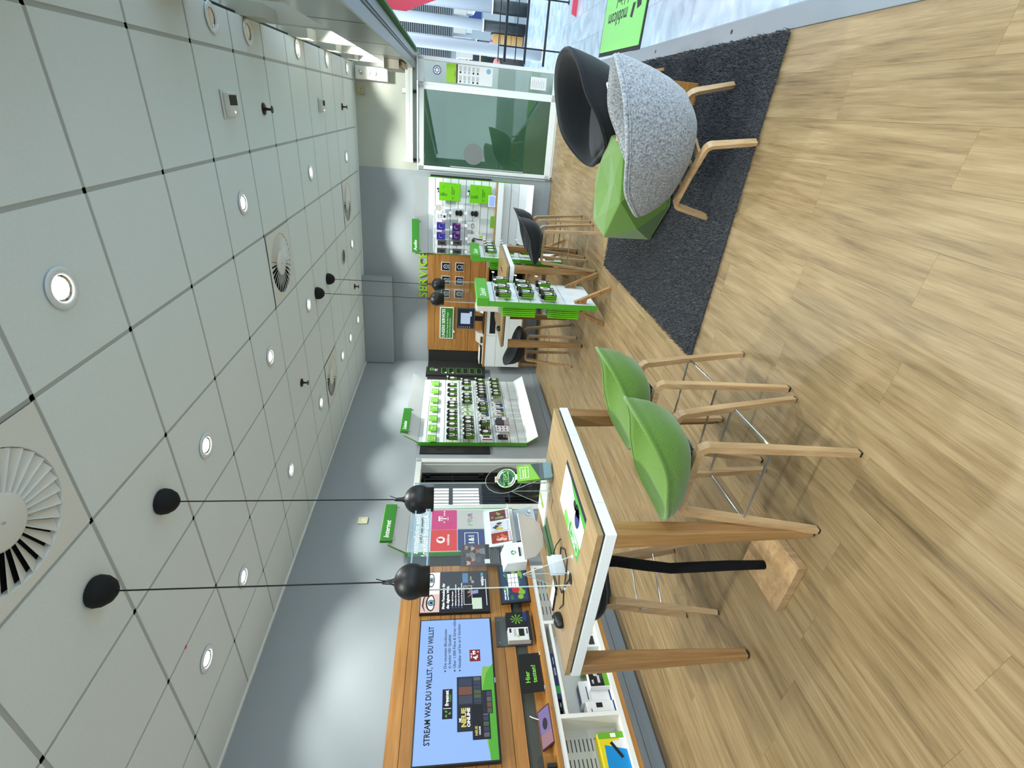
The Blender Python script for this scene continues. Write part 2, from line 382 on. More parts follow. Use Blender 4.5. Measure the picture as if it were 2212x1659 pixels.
# ---------------------------------------------------------------- doorway in the left wall, gate and little room behind
d1 = struct(MB().box(4.336, 4.426, 0, 2.05, -0.02, 0.022).box(5.256, 5.336, 0, 2.05, -0.02, 0.022).box(4.336, 5.336, 1.98, 2.05, -0.02, 0.022)
            .box(4.40, 4.43, 0, 1.98, -0.16, -0.02).box(5.25, 5.28, 0, 1.98, -0.16, -0.02).box(4.40, 5.28, 1.975, 2.0, -0.16, -0.02).obj('door_1', WFRAME, mw=FL, bevel=0.004))
g = thing('folding_gate', 'black steel bar gate closing the doorway in the left wall', 'gate', mw=LW(4.43, 0, -0.19))
for k in range(15): MB().cyl((0.02+k*0.058, 0.04, 0), (0.02+k*0.058, 1.95, 0), 0.006, n=8).obj('bar', BLACK, g)
for z in (0.06, 0.82, 1.56, 1.93): MB().box(0.0, 0.82, z-0.006, z+0.006, -0.008, 0.008).obj('cross_rail', BLACK, g)
MB().box(0.80, 0.82, 0.02, 1.96, -0.012, 0.012).obj('gate_post', BLACK, g)
for z in (1.17, 1.90): MB().box(0.765, 0.815, z-0.035, z+0.035, -0.015, 0.03).obj('lock_box', BLACK, g)
br = MB().box(4.2, 7.9, -0.02, 0, -2.5, -0.17).box(4.2, 7.9, 0, 2.6, -2.55, -2.5).box(4.15, 4.2, 0, 2.6, -2.5, -0.17).box(7.9, 7.95, 0, 2.6, -2.5, -0.17).box(4.2, 7.9, 2.6, 2.65, -2.5, -0.17)
struct(br.obj('wall_storeroom', mat('store_wall', '6B6C66', 0.9), mw=FL))
wn = struct(MB().box(6.9, 7.65, 0.93, 2.15, -2.499, -2.46).obj('window_1', mat('store_frame', '3B3D3C', 0.6), mw=FL))
pane = mat('daylit_blind', 'DCE8E6', 0.6, emit=1.6)
for (a, b, c, d) in ((6.95, 7.6, 0.98, 1.50), (6.95, 7.6, 1.58, 2.1)):
    n = 5
    for k in range(n):
        z0 = c+(d-c)*k/n; MB().box(a, b, z0+0.001, z0+(d-c)/n-0.001, -2.462, -2.455).obj('blind_slat', pane, wn)
bin_ = thing('waste_bin', 'tall round grey-brown bin standing behind the bar gate', 'bin', mw=FL @ Matrix.Translation((4.85, 0.002, -0.62)) @ Matrix.Rotation(-PI/2, 4, 'X'))
MB().lathe([(0.15, 0), (0.17, 0.02), (0.2, 0.78), (0.205, 0.80)], 24).obj('body', mat('bin_brown', '665C50', 0.6), bin_, smooth=True); MB().lathe([(0.208, 0.80), (0.208, 0.82), (0.12, 0.87), (0.0, 0.88)], 24).obj('lid', mat('bin_lid', '8C8579', 0.5), bin_, smooth=True)
# ---------------------------------------------------------------- glass front at the back right
d2 = struct(MB().box(3.372, 3.43, 0.05, 2.22, -0.03, 0.03).box(4.50, 4.56, 0.05, 2.22, -0.03, 0.03).box(3.372, 4.56, 2.125, 2.22, -0.03, 0.03).box(3.372, 4.56, 0.03, 0.13, -0.03, 0.03).box(3.40, 4.54, 0.0, 0.03, -0.02, 0.02).obj('door_2', WFRAME, mw=FB, bevel=0.004))
MB().box(3.43, 4.50, 0.13, 2.125, -0.006, 0.006).obj('glass_pane', 'green_glass', d2)
MB().box(3.44, 3.452, 0.5, 1.7, 0.03, 0.045).obj('edge_profile', GREYP, d2); MB().box(3.36, 3.376, 0.0, 2.2, 0.03, 0.05).obj('edge_profile', ALU, d2)
sg = MB().ell(0, 0, 0.160, 0.160, 0, 0.003, 40).obj('floor_sticker', mat('sticker_grey', '6E7370', 0.6), mw=BW(3.655, 1.328, 0.007)); tag(sg, 'round grey sticker on the green glass door', 'sticker')
d3 = struct(MB().box(4.56, 4.60, 0.05, 2.22, -0.03, 0.02).box(4.885, 4.935, 0.05, 2.22, -0.03, 0.02).box(4.56, 4.935, 2.13, 2.22, -0.03, 0.02).box(4.56, 4.935, 0.03, 0.12, -0.03, 0.02).obj('door_3', WFRAME, mw=FB, bevel=0.003))
MB().box(4.60, 4.885, 0.12, 2.13, -0.006, 0.004).obj('glass_pane', 'clear_glass', d3)
po = thing('notice_poster', 'tall white notice with green header on the narrow glass pane', 'poster', mw=BW(4.75, 1.42, 0.006))
MB().box(-0.125, 0.125, -0.34, 0.20, 0, 0.002).obj('sheet', PAPER, po); MB().box(-0.125, 0.125, 0.22, 0.37, 0, 0.002).obj('header', mat('poster_green', '8DBB2B', 0.6), po); MB().box(-0.125, 0.125, 0.196, 0.222, 0, 0.0025).obj('band', mat('poster_brown', '4A3B3A', 0.6), po)
for r in range(5):
    for c in range(2):
        MB().box(-0.118+c*0.122, -0.004+c*0.122, 0.125-r*0.066, 0.185-r*0.066, 0.002, 0.0026).obj('cell', mat('cell_grey', 'D8D8D4', 0.7), po)
        MB().ell(-0.098+c*0.122, 0.155-r*0.066, 0.014, 0.014, 0.0026, 0.003, 14).obj('icon', mat('icon_blue', '7FA6BE', 0.6) if r in (1, 2) else INK, po)
        for q in range(3): MB().box(-0.078+c*0.122, -0.02+c*0.122, 0.165-r*0.066-q*0.013, 0.170-r*0.066-q*0.013, 0.0026, 0.003).obj('print_line', mat('print_grey', '77787A', 0.7), po)
MB().ell(0.07, -0.275, 0.035, 0.035, 0.002, 0.003, 20).obj('icon', M['icon_blue'], po)
MB().box(-0.04, 0.03, 0.235, 0.242, 0.002, 0.003).obj('print_line', M['poster_brown'], po)
st = thing('round_sticker', 'small round blue and white sticker above the notice', 'sticker', mw=BW(4.77, 1.93, 0.006))
MB().ell(0, 0, 0.062, 0.062, 0, 0.002, 32).obj('disc', NAVY, st); MB().ell(0, 0, 0.050, 0.050, 0.002, 0.003, 28).obj('field', PAPER, st)
for k in range(6): MB().ell(0.03*math.cos(k*1.05), 0.03*math.sin(k*1.05), 0.013, 0.009, 0.003, 0.004, 10).obj('figure', NAVY, st)
np_ = thing('paper_notice', 'white paper sheet low on the narrow glass pane', 'poster', mw=BW(4.735, 0.36, 0.006)); MB().box(-0.085, 0.085, -0.13, 0.12, 0, 0.0015).obj('sheet', PAPER, np_)
for q in range(7): MB().box(-0.06, 0.03+0.02*(q % 2), 0.09-q*0.03, 0.094-q*0.03, 0.0015, 0.002).obj('print_line', M['print_grey'], np_)
# rail and controls above the glass
rl = struct(MB().box(3.455, 4.80, 2.29, 2.395, 0.02, 0.12).obj('trim_5', WFRAME, mw=FB, bevel=0.004))
MB().box(3.455, 4.80, 2.34, 2.344, 0.12, 0.1215).obj('groove', GREYP, rl)
for t in (3.50, 4.45): MB().box(t-0.02, t+0.02, 2.235, 2.29, 0.03, 0.08).obj('roller', BLACK, rl)
for t in (3.50, 4.45): MB().box(t-0.03, t+0.03, 2.395, 2.45, 0.02, 0.06).obj('bracket', WFRAME, rl)
tr = thing('track_light', 'white ceiling light rail with three round spots in the back right corner', 'lamp', mw=BW(4.62, 2.88, 0.0))
MB().box(-0.085, 0.085, -0.22, 0.25, 0.004, 0.10).obj('housing', WHITEM, tr, bevel=0.006)
for k, z in enumerate((0.17, 0.06, -0.03)): MB().lathe([(0.03, 0.10), (0.03, 0.115), (0.02, 0.12), (0.0, 0.116)], 16, c=(0, z, 0)).obj('spot', CHROME if k == 0 else GREYP, tr)
so = thing('wall_socket', 'small cream socket box under the ceiling beside the light rail', 'socket', mw=BW(4.40, 3.075, 0.004)); MB().box(-0.05, 0.05, -0.055, 0.055, 0, 0.045).obj('box', mat('cream_plastic', 'A79E78', 0.6), so, bevel=0.004)
for k in (-1, 1): MB().cyl((k*0.016, -0.01, 0.045), (k*0.016, -0.01, 0.046), 0.006, n=10).obj('hole', BLACK, so)
hb = thing('door_controller', 'pale double box fixed to the steel shop-front header', 'box', (0.404, 7.55, 2.43))
MB().box(-0.10, 0, -0.42, -0.005, -0.09, 0.09).obj('box', mat('controller_grey', 'B8B0A2', 0.5), hb, bevel=0.004); MB().box(-0.10, 0, 0.005, 0.42, -0.09, 0.09).obj('box', M['controller_grey'], hb, bevel=0.004); MB().box(-0.104, 0, -0.43, 0.43, 0.09, 0.10).obj('cover', WFRAME, hb)
MB().box(-0.06, -0.01, -0.40, 0.40, -0.125, -0.10).obj('brass_bar', mat('brass', 'B08A4A', 0.3, 0.9), hb)
# ---------------------------------------------------------------- ceiling fittings
def downlight(x, y, lit=True, label='', hot=1.0):
    ax, ay, size, bl = 0.0, 0.0, 112, 0.6
    if x < -3: ay, size = math.radians(24), 88      # gimbal lamps turned to the left wall
    elif y > 7.3: ax, size = math.radians(22), 96   # and to the back wall
    t = thing('downlight', label, 'ceiling light', (x, y, ZC-0.006), 0, 'round recessed downlights')
    MB().lathe([(0.052, -0.001), (0.080, -0.001), (0.085, -0.005), (0.080, -0.009), (0.060, -0.010), (0.052, -0.004)], 28).obj('trim_ring', WHITE, t, smooth=True)
    MB().lathe([(0.058, -0.004), (0.050, 0.0), (0.040, 0.004)], 24).obj('reflector', CHROME, t, smooth=True)
    MB().lathe([(0.0, -0.0025), (0.036, -0.0025), (0.042, 0.0)], 20).obj('lamp', LAMP if lit else mat('lamp_dim', 'B9B79A', 0.4, emit=0.25), t, smooth=True)
    if lit:
        l = bpy.data.lights.new('downlight_beam', 'SPOT'); l.energy = SPOTW*hot; l.color = LAMPCOL; l.spot_size = math.radians(size); l.spot_blend = bl; l.shadow_soft_size = 0.045
        o = bpy.data.objects.new('downlight_beam', l); C.objects.link(o); o.parent = t; o.location = (0, 0, -0.02); o.rotation_euler = (ax, ay, 0)
    return t
DL = [(-0.76, 1.98, 1, 'lit downlight nearest the camera, above the empty floor before the rug'), (0.33, 3.88, 0, 'unlit downlight by the shop front, nearest of two'), (0.32, 4.49, 0, 'dim downlight by the shop front, second from the camera'),
      (0.32, 5.78, 1, 'lit downlight by the shop front between the second and third beams'), (0.32, 7.02, 1, 'lit downlight by the shop front beside the third beam'), (0.30, 8.26, 1, 'lit downlight by the shop front in the back corner'),
      (-0.76, 3.86, 1, 'lit downlight above the grey lounge chair'), (-0.77, 5.77, 1, 'lit downlight in the row above the lounge, beyond the swirl vent'), (-2.01, 2.61, 1, 'lit downlight just beyond the near pair of black pendants'),
      (-2.01, 3.85, 1, 'lit downlight between the two pairs of pendants'), (-3.26, 3.85, 1, 'lit downlight over the doorway side, left of the middle'), (-3.26, 2.61, 1, 'lit downlight near the left wall above the internet panel'),
      (-3.26, 1.98, 1, 'lit downlight near the left wall above the television'), (-2.01, 5.10, 1, 'lit downlight just before the far pair of black pendants'), (-3.26, 5.09, 1, 'lit downlight by the small swirl vent near the left wall'),
      (-3.28, 6.39, 1, 'lit downlight beyond the left swirl vent'), (-3.28, 7.0, 1, 'lit downlight near the left wall, second from the back'), (-3.26, 7.68, 1, 'lit downlight in the back left corner'),
      (-2.0, 7.67, 1, 'lit downlight before the duct box on the back wall'), (-0.79, 7.75, 1, 'lit downlight above the hanging accessory wall at the back')]
for x, y, on, lb in DL: downlight(x, y, on, lb, hot=0.5 if x > 0 and y > 8 else 1.05 if y > 6 else (0.74 if x < -3 else 1.0))
for y in (0.6, -0.7):  # unseen downlight rows, added for their light on the near floor
    for x in (-0.76, -2.01, -3.26): downlight(x, y, True, 'added unseen lit downlight in the %s row behind the view, %s of three' % ({0.6: 'first', -0.7: 'second'}[y], {-0.76: 'right', -2.01: 'middle', -3.26: 'left'}[x]))
def swirl(x, y, label):
    t = thing('swirl_vent', label, 'ceiling vent', (x, y, ZC), 0, 'square swirl air vents')
    N = 48; sq = []
    for k in range(N):
        a = 2*PI*k/N; c, s = math.cos(a), math.sin(a); r = 0.303/max(abs(c), abs(s)); sq.append((r*c, r*s, -0.006))
    R = [sq, [(0.262*math.cos(2*PI*k/N), 0.262*math.sin(2*PI*k/N), -0.006) for k in range(N)], [(0.258*math.cos(2*PI*k/N), 0.258*math.sin(2*PI*k/N), 0.018) for k in range(N)]]
    MB().rings(R).obj('plate', mat('vent_white', 'E6E8E4', 0.6), t)
    MB().lathe([(0.0, 0.028), (0.27, 0.028)], 32).obj('dark_chamber', BLACKM, t)
    MB().lathe([(0.0, -0.008), (0.095, -0.008), (0.105, -0.004), (0.105, 0.006)], 32).obj('hub', M['vent_white'], t, smooth=True)
    MB().lathe([(0.0, -0.014), (0.006, -0.014), (0.006, -0.008)], 10).obj('screw', GREYP, t)
    bl = MB(); w = 0.5
    def P(r, a, z): return (r*math.cos(a), r*math.sin(a), z)
    a = 2*PI/30
    bl.hexa([P(0.104, 0, 0.012), P(0.258, 0, 0.014), P(0.258, a*0.93, -0.006), P(0.104, a*0.86, -0.006), P(0.104, 0, 0.014), P(0.258, 0, 0.016), P(0.258, a*0.93, -0.004), P(0.104, a*0.86, -0.004)])
    me = bl.mesh('blade', M['vent_white'])
    for k in range(30): link('blade', me, t, rz=k*a)
    return t
for (j, i), lb in zip(vent_cells, ('swirl vent nearest the camera, beside the near pendants', 'swirl vent in the middle of the ceiling', 'swirl vent at the back above the accessory wall', 'swirl vent near the left wall by the hanging accessory panel')):
    x1, y0 = node(i, j); swirl(x1-S/2, y0+S/2, lb)
sp = thing('ceiling_speaker', 'round grey ceiling speaker beside the far pendants', 'speaker', (-2.01, 7.0, ZC-0.006)); MB().lathe([(0.09, 0), (0.115, 0), (0.115, -0.006), (0.09, -0.008)], 28).obj('ring', WHITEM, sp, smooth=True); MB().lathe([(0.0, -0.003), (0.09, -0.003)], 24).obj('grille', mat('grille_grey', '6A6A62', 0.7), sp)
def detector(x, y, s, lb):
    t = thing('smoke_detector', lb, 'detector', (x, y, ZC-0.006)); MB().box(-0.085*s, 0.085*s, -0.085*s, 0.085*s, -0.012, 0).box(-0.07*s, 0.07*s, -0.07*s, 0.07*s, -0.045, -0.012).obj('housing', WHITEM, t, bevel=0.005)
    MB().box(-0.025*s+0.02, 0.025*s+0.03, -0.062*s, 0.062*s, -0.0465, -0.045).obj('dark_window', CHAR, t); MB().box(-0.05, -0.04, 0.0, 0.01, -0.0465, -0.045).obj('light', mat('led', 'F4F4F4', 0.3, emit=3), t)
detector(-0.135, 3.89, 1.0, 'square white detector with dark window, nearer of the two'); detector(-0.15, 6.48, 0.85, 'square white detector with dark window, farther of the two')
for x, y, lb in ((-0.17, 4.6, 'brass sprinkler head beside the nearer square detector'), (-0.17, 7.73, 'sprinkler head by the shop front near the back wall'), (-2.66, 4.53, 'sprinkler head left of the middle, near the left downlights'), (-2.67, 7.63, 'sprinkler head at the back between the far lights')):
    t = thing('sprinkler', lb, 'sprinkler', (x, y, ZC-0.006)); DK = mat('sprinkler_bronze', '3B3029', 0.4, 0.7)
    MB().lathe([(0.0, 0), (0.045, 0), (0.04, -0.008), (0.014, -0.012)], 20).obj('rosette', DK, t, smooth=True); MB().cyl((0, 0, -0.01), (0, 0, -0.06), 0.012, 0.008, 10).obj('body', DK, t); MB().lathe([(0.0, -0.06), (0.026, -0.06), (0.026, -0.066), (0.0, -0.066)], 16).obj('deflector', DK, t)
rs = MB().box(-0.03, 0.03, -0.009, 0.009, -0.002, 0).obj('red_tag', RED, loc=(-2.94, 1.87, ZC-0.0001), rz=0.02); tag(rs, 'small red tag on the ceiling runner near the left wall', 'tag')
def pendant(x, y, lb):
    t = thing('pendant_lamp', lb, 'pendant lamp', (x, y, ZC-0.006), 0, 'black globe pendant lamps')
    MB().lathe([(0.066, 0), (0.070, -0.012), (0.066, -0.04), (0.050, -0.068), (0.028, -0.085), (0.0, -0.09)], 24).obj('canopy', BLACKM, t, smooth=True)
    zt = 1.885-ZC+0.006
    MB().cyl((0, 0, -0.085), (0, 0, zt+0.03), 0.0035, n=8).obj('cord', BLACK, t)
    MB().lathe([(0.0, zt+0.06), (0.009, zt+0.06), (0.012, zt+0.02), (0.020, zt), (0.026, zt-0.008)], 16).obj('cord_grip', BLACK, t, smooth=True)
    r = 0.082; c = zt-0.075; pr_ = [(r*math.sin(a), c+r*math.cos(a)) for a in [0.30+k*(2.12-0.30)/14 for k in range(15)]]
    zb = pr_[-1][1]
    pr_ += [(0.069, zb-0.001), (0.069, zb-0.042), (0.064, zb-0.042), (0.062, zb+0.02), (0.0, zb+0.03)]
    sh = MB().lathe(pr_, 32).obj('shade', mat('lamp_black', '131416', 0.45), t, smooth=False)
    for p in sh.data.polygons: p.use_smooth = True
    MB().lathe([(0.0, zb+0.0), (0.03, zb+0.0), (0.055, zb+0.022)], 20).obj('bulb', mat('bulb_off', 'CFCBBE', 0.5), t, smooth=True)
    tie = MB().tube([(0.006, 0, zt+0.045), (0.02, -0.006, zt+0.06), (0.038, -0.010, zt+0.085)], 0.0022, 6).obj('cable_tie', BLACK, t)
pendant(-1.98, 2.08, 'black globe pendant above the far side of the near high table'); pendant(-1.98, 1.53, 'black globe pendant nearest the camera, above the near high table')
pendant(-2.01, 5.45, 'black globe pendant above the far high table, left one in the picture pair'); pendant(-2.02, 6.0, 'black globe pendant above the far high table, nearer the back wall')
# ---------------------------------------------------------------- high tables
def high_table(cx, cy, rz, label):
    t = thing('high_table', label, 'table', (cx, cy, 0), rz, 'square oak topped high tables')
    a = 0.503
    # top split by the cable slot into two boards
    ys = 0.21
    MB().box(-a+0.004, -0.452+0.42+0.0, -a+0.004, a-0.004, 1.004, 1.030).box(0.045, a-0.004, -a+0.004, a-0.004, 1.004, 1.030).box(-0.034, 0.047, -a+0.004, -0.21, 1.004, 1.030).box(-0.034, 0.047, 0.22, a-0.004, 1.004, 1.030).obj('tabletop', 'table_oak', t)
    MB().box(-0.028, 0.040, -0.205, 0.215, 1.006, 1.0285).obj('slot_cover', 'table_oak', t)
    MB().box(-a+0.012, a-0.012, -a+0.012, a-0.012, 0.994, 1.005).obj('shadow_gap', BLACK, t)
    b = MB(); b.box(-a, a, -a, a, 0.946, 0.994); b.obj('apron', WHITE, t, bevel=0.0015)
    for sx in (1, -1):
        for yy in (0.22, -0.31): MB().box(sx*a-0.0006*sx-0.0004, sx*a+0.0006*sx+0.0004, yy, yy+0.0025, 0.9465, 0.9935).obj('apron_joint', GREYP, t)
    for sx in (-1, 1):
        for sy in (-1, 1):
            x, y = sx*(a-0.042), sy*(a-0.042)
            def sq(r, ch, ox, oy, z): return [(ox+px*r, oy+py*r, z) for px, py in ((1, ch), (ch, 1), (-ch, 1), (-1, ch), (-1, -ch), (-ch, -1), (ch, -1), (1, -ch))]
            MB().rings([sq(0.024, 0.75, x+sx*0.002, y+sy*0.002, 0.016), sq(0.037, 0.92, x, y, 0.70), sq(0.040, 0.96, x, y, 0.946)], cap0=True, cap1=True).obj('leg', 'leg_oak', t)
            MB().cyl((x+sx*0.002, y+sy*0.002, 0), (x+sx*0.002, y+sy*0.002, 0.016), 0.021, n=12).obj('foot_pad', BLACK, t)
    MB().lathe([(0.0, 1.0305), (0.030, 1.0305), (0.030, 1.0318), (0.0, 1.0318)], 20, c=(0, -0.31, 0)).obj('cable_hole', BLACKM, t)
    return t
T1 = high_table(-2.008, 1.843, math.radians(1.2), 'near oak topped high table with green stools on the right')
T2 = high_table(-2.025, 5.765, math.radians(0.5), 'far oak topped high table between the two accessory stands')

# ---------------------------------------------------------------- bar stools
def shell_rings(rim, thick, seat_z, cx, n=40, pan=0.75):
    """rim(theta) -> (x, y, z); inner bowl from rim to middle, then outer underside"""
    th = [2*PI*k/n for k in range(n)]
    R = []
    prof_in = [(1.0, 0.0), (0.965, 0.02), (0.90, 0.14), (0.80, 0.36), (0.66, 0.62), (0.5, 0.84), (0.3, 0.96), (0.1, 1.0)]
    rims = [rim(a) for a in th]
    return th, rims, prof_in
def make_stool(felt, label, group, loc, rz):
    t = thing('bar_stool', label, 'stool', loc, rz, group)
    n = 44; th = [2*PI*k/n for k in range(n)]
    def rim(a):
        c, s = math.cos(a), math.sin(a); e = 0.70
        x = 0.215*math.copysign(abs(c)**e, c); y = 0.235*math.copysign(abs(s)**e, s)
        h = 0.5*(1-c)
        return (x-0.06*h, y*(1-0.10*h*h), 0.722+0.185*h**1.6-0.02*math.exp(-((a if a < PI else a-2*PI)/0.5)**2))
    rims = [rim(a) for a in th]; sz = 0.715; cx = 0.0
    def ring(f, d, off=0.0, zc=sz): return [(cx+(p[0]-cx)*f, p[1]*f, zc+(p[2]-zc)*d+off) for p in rims]
    inner = [ring(1.0, 1.0), ring(0.965, 0.97, 0.004), ring(0.91, 0.80), ring(0.83, 0.50), ring(0.72, 0.22), ring(0.55, 0.05), ring(0.3, 0.0), ring(0.08, 0.0)]
    MB().rings(inner, cap1=True).obj('seat_shell', felt, t, smooth=True)
    so = 0.655
    outer = [ring(1.0, 1.0), ring(1.012, 0.93, -0.006), [(p[0]*0.97, p[1]*0.96, so+(p[2]-so)*0.55) for p in rims], [(p[0]*0.84, p[1]*0.84, so+(p[2]-so)*0.20) for p in rims], [(p[0]*0.62, p[1]*0.62, so+(p[2]-so)*0.02) for p in rims], [(p[0]*0.3, p[1]*0.3, so-0.004) for p in rims]]
    MB().rings(outer, cap1=True).obj('shell_underside', felt, t, smooth=True)
    MB().tube([(p[0]*1.004, p[1]*1.004, p[2]+0.001) for p in rims]+[(rims[0][0]*1.004, rims[0][1]*1.004, rims[0][2]+0.001)], 0.0085, 8, cap=False).obj('piping', felt, t, smooth=True)
    MB().box(-0.13, 0.13, -0.10, 0.10, 0.628, 0.652).obj('seat_plate', BLACK, t, bevel=0.004)
    for sy in (-1, 1):
        # one bent-ply loop per side: front leg, over under the seat, back leg
        yt, yb = 0.118, 0.212
        def pt(x, z): return (x, sy*(yb+(yt-yb)*z/0.64), z)
        arc = lambda x0, sg: [pt(sg*(x0-0.05*(1-math.sin(k*PI/10))), 0.585+0.05*(1-math.cos((5-k)*PI/10)*0+0)-0.05*(1-math.sin((k)*PI/10))*0) for k in ()]
        side = Vector((0, sy*1.0, 0.14)).normalized()
        def legp(sg):
            base = [pt(sg*0.214, 0.008), pt(sg*0.190, 0.40), pt(sg*0.176, 0.575)]
            c = (sg*0.135, 0.592); r = 0.042
            bend = [pt(c[0]+sg*r*math.cos(q), c[1]+r*math.sin(q)) for q in (0.2, 0.6, 1.0, 1.35, 1.571)]
            return base+bend
        fr = legp(1); bk = legp(-1)
        top = [pt(0.07, 0.636), pt(0.0, 0.637), pt(-0.07, 0.636)]
        m = 0.5
        wts = [0.030, 0.038, 0.042]+[0.042]*5+[0.042]
        MB().strap(fr+[pt(0.0, 0.637)], wts, [0.025]+[0.028]*8, side).obj('front_leg', 'ply_oak', t)
        MB().strap(bk+[pt(0.0, 0.637)], wts, [0.025]+[0.028]*8, side).obj('back_leg', 'ply_oak', t)
        for sg in (1, -1): p = pt(sg*0.214, 0.0); MB().box(p[0]-0.011, p[0]+0.011, p[1]-0.013, p[1]+0.013, 0, 0.009).obj('glide', BLACK, t)
    z = 0.345
    def lp(sx, sy, z): return (sx*(0.2142-(z)*0.060), sy*(0.212+(0.118-0.212)*z/0.64), z)
    for a, b in (((1, 1), (1, -1)), ((1, -1), (-1, -1)), ((-1, -1), (-1, 1)), ((-1, 1), (1, 1))):
        MB().cyl(lp(*a, z), lp(*b, z), 0.0055, n=8).obj('foot_rod', CHROME, t)
    return t
PIr = math.radians(180)
s1 = make_stool('felt_green', 'green felt bar stool nearer the camera, by the near high table', 'green bar stools', (-1.298, 1.585, 0), math.radians(181))
s2 = dup(s1, 'green felt bar stool farther from the camera, by the near high table', (-1.290, 2.065, 0), math.radians(183), 'green bar stools')
k1 = make_stool('felt_black', 'black bar stool nearer the camera, on the right of the far table', 'black bar stools', (-1.31, 5.485, 0), math.radians(180))
k2 = dup(k1, 'black bar stool farther from the camera, on the right of the far table', (-1.31, 6.04, 0), math.radians(182), 'black bar stools')
k3 = dup(k1, 'black bar stool on the left side of the near high table', (-2.60, 1.96, 0), math.radians(-32), 'black bar stools')
k4 = dup(k1, 'black bar stool on the left side of the far table, behind the bags', (-2.72, 5.80, 0), math.radians(0), 'black bar stools')
# cable foot under the near table
fp = thing('floor_plate', 'square oak floor plate under the near high table', 'floor plate', (-1.862, 1.475, 0), math.radians(1)); MB().box(-0.155, 0.155, -0.155, 0.155, 0, 0.046).obj('plate', 'ply_oak', fp, bevel=0.003)
sl = MB().tube([(-1.93, 1.58, 0.94), (-1.925, 1.57, 0.80), (-1.935, 1.55, 0.66), (-1.94, 1.53, 0.52), (-1.91, 1.51, 0.36), (-1.90, 1.505, 0.22), (-1.895, 1.50, 0.12), (-1.89, 1.495, 0.045)], [0.026, 0.027, 0.027, 0.026, 0.026, 0.025, 0.023, 0.022], 10).obj('cable_sleeve', fabric('sleeve_black', '060607', '111113', 300, sheen=0.0), smooth=True); tag(sl, 'black fabric cable sleeve from the near table to its oak floor plate', 'cable')

# ---------------------------------------------------------------- lounge: rug, chairs, pouf, low table
rg = thing('rug', 'dark grey shaggy rug under the lounge chairs', 'rug', (0, 0, 0))
RX0, RX1, RY0, RY1 = -1.365, 0.470, 2.785, 4.985
bm_ = MB(); nx, ny = 70, 84
base = []
MB().box(RX0+0.012, RX1-0.012, RY0+0.012, RY1-0.012, 0.0, 0.012).obj('backing', 'rug_pile', rg)
random.seed(3)
pile = MB(); step = 0.0072
vx = []; fx = []; r_ = random.random
def tuft(x, y, h, w):
    a = r_()*2*PI; lx, ly = (r_()-0.5)*0.02, (r_()-0.5)*0.02; c, s = math.cos(a)*w, math.sin(a)*w; o = len(vx)
    vx.extend([(x-c, y-s, 0.008), (x+c, y+s, 0.008), (x+lx*0.6+s*0.5, y+ly*0.6-c*0.5, 0.008+h*0.6), (x+lx, y+ly, 0.008+h)])
    fx.extend([(o, o+1, o+3), (o+1, o+2, o+3), (o+2, o, o+3)])
y = RY0
while y < RY1:
    x = RX0
    while x < RX1:
        tuft(x+(r_()-0.5)*0.011, y+(r_()-0.5)*0.011, 0.016+r_()*0.016, 0.0042); x += 0.0088
    y += 0.0088
me = bpy.data.meshes.new('pile'); me.from_pydata(vx, [], fx); me.materials.append(M['rug_pile']); o = link('pile', me, rg); o['kind'] = 'stuff'

